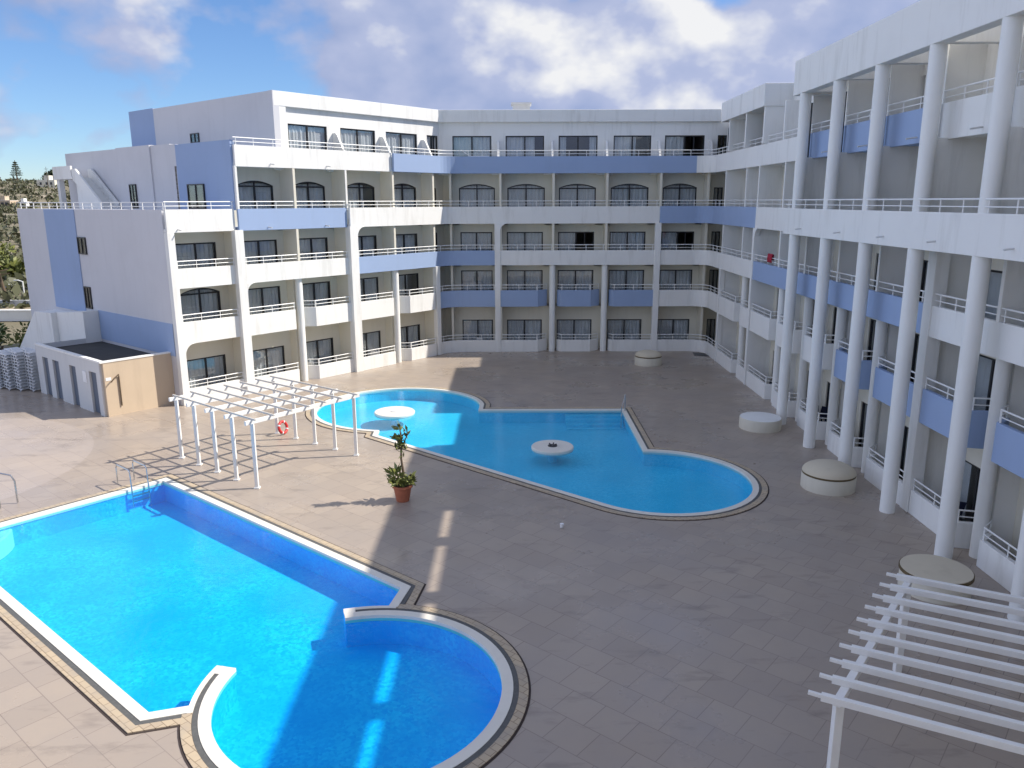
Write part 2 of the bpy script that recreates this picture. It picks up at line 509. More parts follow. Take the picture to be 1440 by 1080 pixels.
# ======== left wing
OFF = [0., .2, .4]                                     # each pair of bays stands a little prouder than the last
lb = [(18.95, 22.45, 0), (22.55, 26.0, 1), (26.0, 29.45, 1), (29.6, 33.0, 2), (33.0, 36.45, 2)]
LL = [18.95, 22.5, 26.0, 29.5, 33.0, 36.45]
for lv in range(5):
    groups = [(18.97, 22.5, 0), (22.5, 29.5, 1), (29.5, 38.4, 2)]
    for (a0, a1, k) in groups:
        if lv == 3 and k == 0: continue
        if lv == 4: continue
        d = REAR + OFF[k]; ops = []
        for (b0, b1, kk) in lb:
            if kk != k: continue
            rise = .26 if lv == 3 or (lv == 1 and k == 0) else 0.
            r_ = b1 - .5; l_ = r_ - 2.25
            ops.append((l_, r_, HEAD[lv], rise))
        if k == 2: ops.append((36.95, 37.75, HEAD[lv], 0.))
        shell(LW, a0, a1, [x for x in LL if a0 + .3 < x < a1], lv, d, ops)
        for (l_, r_, h, rise) in ops:
            window(LW, l_, r_, ZF[lv], h, d, rise, random.choice([0, 0, 0, 0, 1]))
# top storey, set back
dt = -.80
ops = [(26.5, 29.1, HEAD[4], 0), (30.05, 32.65, HEAD[4], 0), (33.5, 36.1, HEAD[4], 0), (36.95, 37.95, HEAD[4], 0)]
shell(LW, 25.6, 38.6, [29.5, 33.0, 36.5], 4, dt, ops, 'white')
for i, (l_, r_, h, rise) in enumerate(ops): window(LW, l_, r_, ZF[4], h, dt, 0, [1, 0, 0, 3][i])
mass((LW, [(25.9, 26.32, dt - .3, -.62, 11.7, 15.02)]), 'white')                      # pier at the end of the top storey
m = MB(); m.band([LW.xy(25.56, -.60), LW.xy(37.85, -.60), BW.xy(-4.4, -.72), BW.xy(13.6, -.72)], -.9, 0, 15.0, 15.76)
m.build('roof_parapet', M['white'], hotel, bevel=.02)
for a in (26.35, 29.55, 33.05, 36.5):                                                   # sloped dividers on the top terrace
    if a < 27: continue
    m = MB(LW); m.prism_dz([(dt, 11.98), (.12, 11.98), (.12, 12.82), (.02, 12.95), (-.42, 13.72), (-.55, 13.82), (dt, 13.84)], a - .07, a + .07)
    m.build('terrace_divider', M['white'], hotel, bevel=.01)
# end walls and blocks of the left wing
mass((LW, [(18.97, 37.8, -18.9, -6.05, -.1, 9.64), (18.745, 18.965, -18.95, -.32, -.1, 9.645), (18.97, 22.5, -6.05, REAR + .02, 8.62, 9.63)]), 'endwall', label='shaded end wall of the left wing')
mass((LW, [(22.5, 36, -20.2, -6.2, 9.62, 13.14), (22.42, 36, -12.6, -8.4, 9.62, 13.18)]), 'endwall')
mass((LW, [(22.44, 22.66, -5.5, .02, 9.6, 13.06)]), 'blue', label='dark blue end wall of the third storey with a glazed door')
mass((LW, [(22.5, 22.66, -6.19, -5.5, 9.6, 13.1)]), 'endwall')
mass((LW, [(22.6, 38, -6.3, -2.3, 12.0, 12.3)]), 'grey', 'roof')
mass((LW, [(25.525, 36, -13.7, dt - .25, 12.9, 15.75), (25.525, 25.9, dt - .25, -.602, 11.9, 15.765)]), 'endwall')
mass((LW, [(25.52, 36, -17.0, -13.7, 12.9, 15.80)]), 'blue', label='blue strip of the top storey end wall')
mass((LW, [(25.6, 38.5, -16.9, -1.2, 15.5, 15.6)]), 'grey', 'roof')
mass((LW, [(18.70, 18.90, -14.6, -10.35, 3.85, 9.62)]), 'blue', label='tall blue panel on the end wall')
mass((LW, [(18.71, 18.90, -8.7, -.32, 2.5, 4.12)]), 'blue', label='blue band above the shed roof')
# white ramped buttress beside the shed
m = MB(LW); m.prism_dz([(-19.4, .2), (-15.0, 3.62), (-12.5, 3.75), (-12.5, 0.), (-19.4, 0.)], 17.6, 18.74)
m.prism_dz([(-12.5, 3.75), (-8.75, 4.1), (-8.75, 0.), (-12.5, 0.)], 17.9, 18.73)
m.build('buttress', M['white'], hotel)
def end_window(a, w0, w1, z0, z1, label):
    m = MB(LW); t = .06
    m.box(a - .09, a + .04, -w1, -w1 + t, z0, z1); m.box(a - .09, a + .04, -w0 - t, -w0, z0, z1)
    m.box(a - .09, a + .04, -w1 + t, -w0 - t, z1 - t, z1); m.box(a - .09, a + .04, -w1 + t, -w0 - t, z0, z0 + t)
    c = -(w0 + w1) / 2; m.box(a - .085, a + .03, c - .03, c + .03, z0 + t, z1 - t)
    o = m.build('window', M['frame'], hotel); o['label'] = label
    g = MB(LW); g.box(a - .05, a - .03, -w1 + t, -w0 - t, z0 + t, z1 - t); g.build('pane', M['glass'], o)
    g = MB(LW); g.box(a - .025, a - .005, -w1 + t, -w0 - t, z0 + t, z1 - t); g.build('blind', M['darkgrey'], o)
end_window(18.76, 9.25, 10.3, 7.18, 8.12, 'small window high on the shaded end wall')
end_window(18.76, 9.4, 10.2, 4.12, 5.36, 'narrow window low on the shaded end wall')
end_window(22.44, 2.75, 4.45, 9.64, 10.95, 'glazed door in the blue end wall')
end_window(22.42, 10.4, 11.2, 9.64, 11.05, 'narrow terrace door beside the roof stairs')
end_window(25.54, 8.35, 9.3, 13.46, 14.02, 'small square window of the top storey')
# stairs on the terrace
m = MB(LW)
for a0, w0 in ((21.35, 12.9), (22.28, 12.8)):
    m.prism_dz([(-w0 - .5, 9.64), (-w0, 9.64), (-w0, 9.95), (-w0 - 3.2, 12.05), (-w0 - 3.7, 12.05), (-w0 - 3.7, 11.4)], a0, a0 + .12)
for i in range(11): m.box(21.47, 22.28, -13.1 - .3 * i - .3, -13.1 - .3 * i, 9.64, 9.82 + .17 * i)
m.box(21.3, 22.42, -19.4, -16.5, 11.45, 11.6); m.box(21.3, 21.42, -19.4, -16.62, 11.6, 12.25); m.box(21.42, 22.42, -19.4, -19.28, 11.6, 12.25)
m.box(21.4, 21.7, -19.2, -18.8, 9.64, 11.45)
m.build('staircase', M['white'], hotel)
# balconies of the left wing: level, from, to
def lw_bal(a0, a1, lv, k, colour='white', label=None, **kw):
    balcony([LW.xy(a0, OFF[k]), LW.xy(a1, OFF[k])], lv, colour, label, **kw)
CL = LW.xy(37.15, .4)                                   # where the left wing turns into the back wing
def corner_L(a0, k, x1, lv, colour, label=None):
    p0 = LW.xy(a0, OFF[k]); c = Vector((-4.05, 52.7)); u = LW.u
    q0 = c - Vector(u) * .75; pts = [p0]
    for i in range(7):
        t = i / 6
        q = (q0 * (1 - t) + c * t) * (1 - t) + (c * (1 - t) + Vector((-3.0, 52.7)) * t) * t
        pts.append((q.x, q.y))
    pts.append((x1, 52.7))
    # bring the straight part onto the corner line smoothly
    return balcony(pts, lv, colour, label)
lw_bal(18.76, 22.4, 3, 0)
m = MB()
railing(hotel.children[-1] if False else hotel, [LW.xy(18.80, -18.8), LW.xy(18.80, -.1)], 9.64)
for lv in (2, 1, 0): lw_bal(19.1, 22.22, lv, 0, sl_in=1.2)
lw_bal(22.5, 29.42, 3, 1, 'blue', 'pale blue balcony front')
lw_bal(22.68, 29.42, 2, 1)
lw_bal(22.55, 33.0, 4, 1)
for lv in (1, 0):
    balcony([LW.xy(22.68, .2), LW.xy(25.55, .2)], lv, 'white')
    o = balcony([LW.xy(26.25, -.45), LW.xy(26.9, .2), LW.xy(29.42, .2)], lv, 'white', slab=False)
    if lv:
        m = MB(LW); m.prism([(26.3, -.5), (26.95, .05), (29.4, .05), (29.4, -1.1), (26.3, -1.1)], ZB[lv] + .03, ZF[lv] - .006); m.build('balcony_floor', M['cream'], hotel)
    balcony([LW.xy(29.98, .4), LW.xy(32.6, .4)], lv, 'white')
    o = balcony([LW.xy(33.3, -.25), LW.xy(33.95, .4), LW.xy(36.2, .4)], lv, 'white', slab=False)
    if lv:
        m = MB(LW); m.prism([(33.35, -.3), (34.0, .25), (36.2, .25), (36.2, -.9), (33.35, -.9)], ZB[lv] + .03, ZF[lv] - .006); m.build('balcony_floor', M['cream'], hotel)
corner_L(33.0, 2, 12.72, 4, 'blue', 'long pale blue balcony front along the top storey of the back wing')
corner_L(29.5, 2, 9.72, 3, 'white')
corner_L(29.98, 2, -1.12, 2, 'blue', 'pale blue balcony front in the corner')
corner_L(36.5, 2, -1.12, 1, 'blue', 'lower pale blue balcony front in the corner')
corner_L(36.5, 2, -1.12, 0, 'white')
# pilasters, columns, partitions of the left wing
pilaster(LW, 18.74, 19.1, -.3, .03, 0, 8.58, [(1, 3.09, .55)])
pilaster(LW, 22.2, 22.68, -.12, .24, 0, 8.60, [(1, 5.86, .5)])
pilaster(LW, 29.42, 29.98, .0, .44, 0, 8.60, [(1, 8.57, .55)])
for a, k in ((22.5, 0), (29.5, 1)):
    for lv in range(4):
        if lv == 3 and k == 0: continue
        partition(LW, a, REAR - .1, OFF[k] - .02 if k == 0 else OFF[k] - .02, ZF[lv] - .02 if lv else 0, ZB[lv + 1] + .04, 'cream')
for a, k in ((26.0, 1), (33.0, 2)):
    for lv in range(4):
        d1 = OFF[k] - (.01 if k == 1 else .14)
        partition(LW, a, REAR + OFF[k] - .1, d1 if lv > 1 else OFF[k] - .62, ZF[lv] - .02 if lv else 0, ZB[lv + 1] + .04, 'cream')
    x, y = LW.xy(a + .1, OFF[k] - .35); round_col(x, y, 0, 5.87, .2)
for lv in range(4):
    partition(LW, 36.45, REAR + .3, .2, ZF[lv] - .02 if lv else 0, ZB[lv + 1] + .04, 'cream')
partition(LW, 22.56, REAR - .1, .19, 9.6, 11.8, 'white', .12)
partition(LW, 29.5, REAR, .19, 9.0, 11.8, 'white', .12)
pilaster(LW, 36.3, 36.65, .1, .44, 0, 5.88)

# ======== back wing
BL = [-.72, 2.75, 6.25, 9.75, 12.85]
bw_ops = {0: [(-3.42, -1.3), (-.33, 2.08), (3.11, 5.52), (6.6, 8.98), (10.08, 12.3)], 3: [(-3.5, -1.1), (-.27, 2.23), (3.17, 5.64), (6.63, 9.15), (10.1, 12.36)],
          4: [(-3.85, -1.3), (-.37, 2.15), (3.1, 5.65), (6.7, 9.16), (10.05, 12.65)]}
bw_ops[1] = bw_ops[2] = [(-3.45, -1.3), (-.32, 2.12), (3.14, 5.58), (6.62, 9.05), (10.1, 12.34)]
for lv in range(5):
    d = REAR if lv < 4 else -.95
    ops = [(a, b, HEAD[lv], .26 if lv == 3 else 0.) for a, b in bw_ops[lv]] + [(13.5, 14.1, HEAD[lv], 0.)]
    shell(BW, -5.2, 14.4, BL + [-4.0], lv, d, ops, 'cream' if lv < 4 else 'white')
    styles = {4: [0, 1, 2, 1, 3], 2: [0, 0, 3, 0, 3], 3: [0] * 5}.get(lv, [0] * 5) + [2]
    for (l_, r_, h, rise), st in zip(ops, styles): window(BW, l_, r_, ZF[lv], h, d, rise, st)
    if lv < 4:
        z0 = ZF[lv] - .02 if lv else 0; z1 = ZB[lv + 1] + .04
        partition(BW, -4.0, REAR - .1, -.15, z0, z1, 'cream')
        for a in BL:
            rc = a in (2.75, 6.25) and lv < 2
            partition(BW, a, REAR - .1, -.62 if rc else -.02, z0, z1, 'cream')
    else:
        for a in (-.85, 2.65, 6.2, 9.62, 13.0):
            m = MB(BW); m.prism_dz([(-.95, 11.98), (-.1, 11.98), (-.1, 12.82), (-.18, 12.95), (-.58, 13.72), (-.7, 13.82), (-.95, 13.84)], a - .07, a + .07)
            m.build('terrace_divider', M['white'], hotel, bevel=.01)
mass((BW, [(-6, 16, -14, -6.1, -.1, 15.5)]), 'white')
mass((BW, [(-6, 20, -14, -1.3, 15.5, 15.62)]), 'grey', 'roof')
for lv in (1, 0):
    cl = 'blue' if lv else 'white'; lab = 'blue box balcony with a slanted side' if lv else None
    for i, (p, fl) in enumerate([([(-.75, 0), (1.75, 0), (2.4, -.62)], (-.7, 1.7)), ([(3.05, -.4), (3.3, 0), (5.3, 0), (5.95, -.62)], (3.3, 5.25)), ([(6.55, -.4), (6.8, 0), (9.5, 0)], (6.85, 9.5))]):
        balcony([BW.xy(*q) for q in p], lv, cl, lab, slab=False)
        if lv:
            m = MB(BW); m.box(fl[0], fl[1], -1.24, -.13, ZB[1] + .03, ZF[1] - .006); m.build('balcony_floor', M['cream'], hotel)
balcony([BW.xy(-.76, 0), BW.xy(9.5, 0)], 2, 'white')
pilaster(BW, -1.12, -.75, -.35, .06, 0, 8.60, [(1, 8.57, .5)])
pilaster(BW, 9.48, 9.86, -.35, .06, 0, 8.60)
for a in (2.75, 6.25):
    x, y = BW.xy(a - .02, -.28); round_col(x, y, 0, 5.87, .2)
# corner to the right wing
def corner_R(x0, y1, lv, colour, label=None, xx=13.0):
    pts = [(x0, 52.7)]; c = Vector((xx, 52.7)); r = 1.0
    for i in range(9):
        q = math.pi / 2 * i / 8
        pts.append((xx - r + r * math.sin(q), 52.7 - r + r * math.cos(q)))
    if x0 > xx - r: pts = [p for p in pts if p[0] >= x0 - 1e-6]
    pts.append((xx, y1))
    return balcony(pts, lv, colour, label)
corner_R(12.0, 36.0, 4, 'white')
m = MB(); m.band([(11.9, 52.69), (12.1, 52.69)], -.2, -.01, 11.8, 12.8); 
corner_R(9.74, 42.78, 3, 'blue', 'pale blue balcony front turning the corner')
corner_R(9.86, 42.86, 2, 'white')
corner_R(9.86, 49.42, 1, 'white')
corner_R(9.86, 49.42, 0, 'white')

# ======== right wing (a = -y)
def rw(y, d): return (13.0 - d, y)
lines = [49.3, 45.0, 42.7, 38.7, 35.2, 31.6, 28.1, 24.45, 20.9, 17.4, 13.9, 10.4, 6.9]
for lv in range(5):
    d = REAR if lv < 4 else -1.15
    ops = []
    for i in range(len(lines) - 1):
        y0, y1 = lines[i], lines[i + 1]
        if y0 - y1 < 2.6: continue
        g = 1.1 if lv in (3, 4) else .55
        ops.append((-(y0 - g), -(y0 - g) + 2.0, HEAD[lv], 0.))
    shell(RW, -53.9, -3.0, [-y for y in lines], lv, d, ops, 'cream' if lv < 4 else 'white', z1=14.9 if lv == 4 else None)
    for j, (l_, r_, h, rise) in enumerate(ops):
        if -l_ < 13.5: continue
        window(RW, l_, r_, ZF[lv], h, d, 0., random.choice([0, 0, 1, 2]))
    z0 = ZF[lv] - .02 if lv else 0
    for y in lines:
        z1 = ZB[lv + 1] + .04 if lv < 4 else 14.62
        if lv == 4 and y > 41: continue
        f = -.02
        if lv < 2 and y not in (49.3, 42.7, 24.45): f = -.62
        if y > 45.5 and lv < 4: f = -.02
        if lv == 3 and y < 36: f = .42
        yy = y + .6 if lv == 4 else y
        partition(RW, -yy, d - .1, f, z0, z1, 'white')
mass((RW, [(-66, -3.0, -14, -6.1, -.1, 15.5), (-53.9, -3.0, -6.3, -1.18, 14.9, 15.72)]), 'white')
mass((MBW, [(-9.0, 16.0, -14.0, -1.4, -.1, 15.6)]), 'white', 'wall', 'wing of the hotel that closes the courtyard')
# portico: columns, deep front, open top beam
PX = 12.12
balcony([(PX, 35.75), (PX, 3.0)], 3, 'white', 'deep white balcony front carried by the tall columns', slab=True, sl_in=.95)
balcony([(13.0, 42.78), (13.0, 35.6)], 3, 'white')
m = MB(); m.box(PX, PX + .46, 3.0, 35.7, 14.36, 15.76)
for y in (34.8, 31.3, 27.8, 24.3, 20.85, 17.4, 13.9, 10.4, 6.9): m.box(PX + .455, 14.15, y - .17, y + .17, 14.40, 15.70)
m.box(PX + .455, 14.2, 35.3, 35.69, 14.37, 15.755); m.box(13.95, 14.2, 26.9, 36.2, 15.0, 16.42)  # last box: unseen raised edge, added to keep sun off the deck
m.build('roof_parapet', M['white'], hotel, bevel=.02)
for y in (34.8, 31.3, 27.8, 24.3, 20.85, 17.4, 13.9, 10.4):
    round_col(12.36, y, 0, 8.58, .235); round_col(12.36, y, 9.60, 14.38, .235)
    m = MB(); m.tube([(12.84, y + .58, 11.3), (12.84, y + .58, 14.05)], .05, 8); m.build('downpipe', M['pipe'], hotel)
ll = [35.2, 31.6, 28.1, 24.45, 20.9, 17.4, 13.9, 10.4, 6.9]
for i in range(len(ll) - 1):
    balcony([(12.95, ll[i] + .48), (12.95, ll[i + 1] + .75)], 4, 'blue' if i < 3 else 'white', 'pale blue balcony panel behind the columns' if i < 3 else None, sl_in=1.2)
balcony([rw(42.66, 0), rw(24.68, 0)], 2, 'blue', 'long pale blue balcony front behind the columns')
balcony([rw(24.2, 0), rw(3, 0)], 2, 'white')
pilaster(RW, -42.92, -42.62, -.3, .05, 0, 8.58, [(1, 8.57, .55)])
pilaster(RW, -49.42, -49.2, -.3, .03, 0, 5.88)
pilaster(RW, -24.68, -24.2, -.4, .04, 0, 8.58)
for y in (45.0, 38.7, 35.2, 31.6, 28.1, 20.9, 17.4, 13.9): round_col(13.36, y, 0, 5.87, .2)
for lv in (1, 0):
    for (y0, y1, cl) in [(49.18, 45.75, 'white'), (42.55, 39.35, 'white'), (38.1, 35.85, 'white'), (34.55, 32.25, 'white'), (31.0, 28.7, 'blue'), (27.5, 24.7, 'blue'), (24.18, 21.5, 'blue'), (20.3, 18.0, 'blue'), (16.8, 14.5, 'blue')]:
        pts = [rw(y0, 0), rw(y1, 0)]
        if y0 not in (49.18, 42.55, 24.18): pts = [rw(y0 + .5, -.5)] + pts
        if y1 != 24.7: pts.append(rw(y1 - .16, -.6))
        balcony(pts, lv, cl if lv else 'white', 'pale blue box balcony between the columns' if lv and cl == 'blue' else None, slab=False)
        if lv:
            m = MB(RW); m.box(-y0 + .02, -y1 - .02, -1.24, -.13, ZB[1] + .03, ZF[1] - .006); m.build('balcony_floor', M['cream'], hotel)
    balcony([rw(44.6, 0), rw(42.95, 0)], lv, 'white')
# corner block on the top storey
m = MB(); m.box(12.7, 18, 41.6, 49.9, 14.62, 15.72); m.build('roof_parapet', M['white'], hotel, bevel=.02)
m = MB(); m.box(13.05, 18, 41.68, 41.84, 11.9, 14.62); m.box(14.15, 14.3, 41.84, 53.6, 11.9, 14.62); m.build('wall', M['white'], hotel)
for y in (41.75, 44.95, 48.25): partition(RW, -y, -1.2, .2, 12.82, 14.64, 'white', .17)
m = MB(); m.box(14.2, 14.42, 35.4, 41.7, 11.9, 15.2); m.build('wall', M['white'], hotel)
# small drain spouts along the balcony fronts
m = MB()
for (fr, a, d, z) in [(LW, 19.3, 0, 8.72), (LW, 24.2, .2, 8.72), (LW, 27.9, .2, 8.72), (LW, 24.6, .2, 11.95), (LW, 28.2, .2, 11.95)]:
    m = MB(); x0, y0, z0 = fr.p(a, d - .02, z); x1, y1, z1 = fr.p(a, d + .34, z - .05); m.tube([(x0, y0, z0), (x1, y1, z1)], .03, 6); m.build('drain_spout', M['grey'], hotel)
for y in (33.5, 29.5, 26, 22.8, 19.2):
    m = MB(); m.tube([(PX + .02, y, 8.85), (PX - .25, y, 8.82)], .028, 6); m.build('drain_spout', M['grey'], hotel)
for y in (33.2, 29.8, 26.2, 22.6):
    m = MB(); m.tube([(12.97, y, 11.95), (12.6, y, 11.9)], .03, 6); m.build('drain_spout', M['grey'], hotel)
m = MB(); m.box(.1, 1.25, 55.0, 56.0, 15.5, 16.25); m.box(.0, 1.35, 54.9, 56.1, 16.25, 16.38)
m.build('roof_vent', M['grey'], hotel)

# ------------------------------------------------------------------ pools
def arc(c, r, a0, a1, k):
    return [(c[0] + r * math.cos(R(a0 + (a1 - a0) * i / k)), c[1] + r * math.sin(R(a0 + (a1 - a0) * i / k))) for i in range(k + 1)]
def sn(s, n):                                             # courtyard grid shared by the left wing and the pool
    u = LW.u; nn = LW.n
    return (u.x * s + nn.x * n, u.y * s + nn.y * n)
def to_sn(x, y): return (x * LW.u.x + y * LW.u.y, x * LW.n.x + y * LW.n.y)

C1 = (-3.2, 14.68); r1 = 3.0
S0, S1, NR, NL = 5.9, 12.72, -14.5, -27.45
cs, cn = to_sn(*C1)
def circ_hit(ro, s=None, n=None, sign=1):
    if n is not None:                                     # point of the ring where n is fixed
        ds = math.sqrt(ro * ro - (n - cn) ** 2); return (cs + sign * ds, n)
    dn = math.sqrt(ro * ro - (s - cs) ** 2); return (s, cn + sign * dn)
def ang(p): return math.degrees(math.atan2(p[1] - C1[1], p[0] - C1[0]))
RO = 3.42
hitA = (-3.11, 18.1); hitB = (-6.57, 14.06)
aA = ang(hitA); eA = 108.; eB = 166.
aB = ang(hitB)
if aB < 0: aB += 360
SPA = (-17.6, 22.3)
pool1 = [sn(S0, NL), sn(S1, NL), sn(S1, NR), hitA]
pool1 += arc(C1, RO, aA, eA, 8)[1:] + arc(C1, r1, eA, eB - 360, 72) + arc(C1, RO, eB, aB, 10) + [sn(S0, NR)]
# clockwise seen from above; offsets to the left are outside the water
C2a = (-5.6, 37.85); r2a = 4.05; C2b = (5.4, 27.4); r2b = 3.35
pool2 = [(-1.62, 37.28), (5.4, 37.25), (5.4, 30.75)] + arc(C2b, r2b, 88, -132, 40)[1:] + [(-5.95, 33.05), (-5.98, 33.8)] + arc(C2a, r2a, -96, -352, 56)[1:]

def area(p): return sum(p[i][0] * p[(i + 1) % len(p)][1] - p[(i + 1) % len(p)][0] * p[i][1] for i in range(len(p))) / 2
assert area(pool1) < 0 and area(pool2) < 0, (area(pool1), area(pool2))

def sheet(name, outer, holes, z, mat, parent=None):
    loops = [[Vector((x, y, 0)) for x, y in outer]] + [[Vector((x, y, 0)) for x, y in h] for h in holes]
    tris = tessellate_polygon(loops); flat = [v for lp in loops for v in lp]
    me = bpy.data.meshes.new(name); me.from_pydata([(v.x, v.y, z) for v in flat], [], [tuple(t) for t in tris])
    bm = bmesh.new(); bm.from_mesh(me); bmesh.ops.recalc_face_normals(bm, faces=bm.faces)
    for f in bm.faces:
        if f.normal.z < 0: f.normal_flip()
    bm.to_mesh(me); bm.free()
    o = bpy.data.objects.new(name, me); col.objects.link(o); me.materials.append(mat)
    if parent: adopt(o, parent)
    return o
deck_outer = [(-60, 47.5), (-30, 47.5), (-22, 56), (30, 60), (30, -12), (-60, -12)]
deck = sheet('pool_deck', deck_outer, [offset(pool1, -.05, True) if False else pool1, pool2], 0., M['deck']); tag(deck, kind='structure')

def pool(name, label, outline, depth, floor_m, tint, loc, bands):
    t = thing(name, label, 'swimming pool', loc)
    m = MB(); m.band(outline, -.02, -.001, -depth, -.02, True); m.build('basin_wall', floor_m, t)
    sheet('basin_floor', outline, [], -depth, floor_m, t)
    sheet('water', outline, [], -.045, water_mat('water_' + name, tint), t)
    for (nm, pts, o0, o1, z, mat, closed) in bands:
        m = MB(); m.band(pts, o0, o1, -.12 if nm == 'coping' else -.03, z, closed); m.build(nm, M[mat], t)
    return t
def strip_set(pts, closed, w=(.21, .33, .53, .58), dz=0., parts='cdtj', short=None):
    q = short or pts
    return [b for k, b in (('c', ('coping', pts, -w[0], .03, .034 + dz, 'coping', closed)), ('d', ('drain_grate', pts, -w[1], -w[0], .022 + dz, 'grate', closed)),
            ('t', ('tile_border', q, -w[2], -w[1], .028 + dz, 'border', closed)), ('j', ('joint', q, -w[3], -w[2], .006 + dz, 'joint', closed))) if k in parts]
bands1 = []
far = [sn(S0 + 1.3, NL), sn(S1, NL), sn(S1, NR), hitA]
bands1 += strip_set(far, False, short=far[:3] + [(-3.06, 18.12)])
near = [hitB, sn(S0, NR), sn(S0, NL)]
bands1 += strip_set(near, False, short=[(-6.5, 14.07)] + near[1:])
gA = 85.; gB = -166.
bands1 += strip_set(arc(C1, r1, eA, eB - 360, 80), False, dz=.0015, parts='c')
bands1 += [('drain_grate', arc(C1, r1, eA - 5, eB - 355, 80), -.325, -.209, .0245, 'grate', False)]
bands1 += strip_set(arc(C1, r1, gA, gB, 64), False, dz=.0015, parts='tj')
for c in (arc(C1, r1, eA, aA - 3, 10), arc(C1, r1, aB + 4, eB, 14)):
    bands1 += [('coping', c, -.44, -.326, .0348, 'coping', False)]
for e in (eA, eB):
    d_ = .42 if e == eA else -.42
    q = arc(C1, 1, e, e - d_ * 12 if e == eA else e - d_ * 12, 3)
    # end piece that closes each tongue
M['mosaic_deep'] = mosaic('deep_blue_mosaic', (.006, .42, .90), (.07, .64, 1.0))
M['mosaic_light'] = mosaic('turquoise_mosaic', (.085, .68, .84), (.20, .84, .96))
p1 = pool('swimming_pool', 'larger deep blue swimming pool in the foreground with a round bay on its right', pool1, .78, M['mosaic_deep'], (.38, .93, 1.0), (-8, 19, 0), bands1)
for e, s in ((eA, -1), (eB, 1)):
    m = MB(); m.prism(arc(C1, 3.208, e, e + s * 5, 3) + arc(C1, 3.327, e + s * 5, e, 3), -.02, .0347); m.build('coping', M['coping'], p1)
    # the tongue is a solid wall under its coping
p2 = pool('swimming_pool', 'turquoise hourglass shaped pool with two white discs standing in it', pool2, .62, M['mosaic_light'], (.46, .85, 1.0), (0, 32, 0), strip_set(pool2, True, (.18, .28, .48, .53)))
# steps in the far corner of the second pool
m = MB()
for i in range(4): m.box(2.6, 5.38, 37.2 - .32 * (i + 1), 37.2 - .32 * i, -.61, -.18 - .13 * i)
m.build('steps', M['mosaic_light'], p2)

def island(x, y, r, label, fixture):
    t = thing('pool_island', label, 'pool island', (x, y, -.9), 'round white islands in the turquoise pool')
    m = MB(); m.lathe((x, y, 0), [(r * .22, -.615), (r * .22, -.13)], 24); m.build('stem', M['mosaic_light'], t, smooth=True)
    m = MB(); m.lathe((x, y, 0), [(r * .3, -.13), (r * .98, -.10), (r, -.04), (r, .04), (r * .97, .07)], 40); m.build('disc', M['coping'], t, smooth=True)
    m = MB(); m.lathe((x, y, 0), [(.2, .071), (.2, .09), (.1, .11)], 20)
    if fixture:
        for k in range(5):
            q = 2 * math.pi * k / 5; m.tube([(x + .05 * math.cos(q), y + .05 * math.sin(q), .09), (x + .17 * math.cos(q), y + .17 * math.sin(q), .15)], .03, 6)
    m.build('fountain_head', M['darkgrey'] if fixture else M['grey'], t, smooth=True)
island(-5.72, 36.95, .98, 'sunlit round white disc near the left end of the turquoise pool', False)
island(1.68, 31.3, .88, 'shaded round white disc with a dark fountain head in the middle of the pool', True)

# ladder and rails of the pools
t = thing('pool_ladder', 'steel ladder with two looped handrails at the far corner of the deep blue pool', 'ladder', (*sn(11.8, NL - .4), 0))
for ss in (11.5, 12.1):
    m = MB(); pts = [(*sn(ss, NL - .95), 0.02), (*sn(ss, NL - .95), .62)]
    for i in range(1, 6):
        q = math.pi / 2 * i / 5; pts.append((*sn(ss, NL - .95 + .15 * (1 - math.cos(q))), .62 + .15 * math.sin(q)))
    for i in range(6):
        q = math.pi / 2 * i / 5; pts.append((*sn(ss, NL + .0 + .13 * math.sin(q)), .77 - .14 * (1 - math.cos(q))))
    pts += [(*sn(ss, NL + .15), -.6)]
    m.tube(pts, .026, 8); m.build('handrail', M['chrome'], t, smooth=True)
for z in (-.2, -.4):
    m = MB(); a = sn(11.5, NL + .15); b = sn(12.1, NL + .15); m.bar((*a, z), (*b, z), .09, .03); m.build('rung', M['chrome'], t)
m = MB(); m.tube([(5.5, 37.0, 0), (5.5, 37.0, .78), (5.48, 36.9, .88), (5.3, 36.3, .6), (5.2, 36.1, .45), (5.2, 36.1, -.6)], .025, 8)
tag(m.build('pool_handrail', M['chrome'], smooth=True), 'thin steel handrail at the corner steps of the turquoise pool', 'handrail')
# round whirlpool tub at the left end
t = thing('whirlpool_tub', 'round pale whirlpool shelf with curved steel rails at the left edge', 'whirlpool', (-18.0, 22.6, 0))
m = MB(); m.lathe((-18.0, 22.6, 0), [(2.15, -.77), (2.15, -.22), (2.1, -.18)], 48); m.build('shelf', M['coping'], t)
m = MB(); m.tube([(-17.15, 24.7, .03), (-17.15, 24.7, .75), (-17.25, 24.68, .95), (-17.6, 24.6, 1.05), (-18.2, 24.3, 1.05), (-18.6, 24.0, .9), (-18.7, 23.9, .5), (-18.7, 23.9, 0)], .03, 8); m.build('handrail', M['chrome'], t, smooth=True)
m = MB(); m.tube([(-16.9, 25.25, .03), (-16.9, 25.25, .8), (-17.0, 25.25, 1.0), (-17.35, 25.2, 1.1), (-18.0, 25.0, 1.1), (-19, 24.6, 1.1), (-19.2, 24.5, .9), (-19.2, 24.5, 0.)], .03, 8); m.build('handrail', M['chrome'], t, smooth=True)

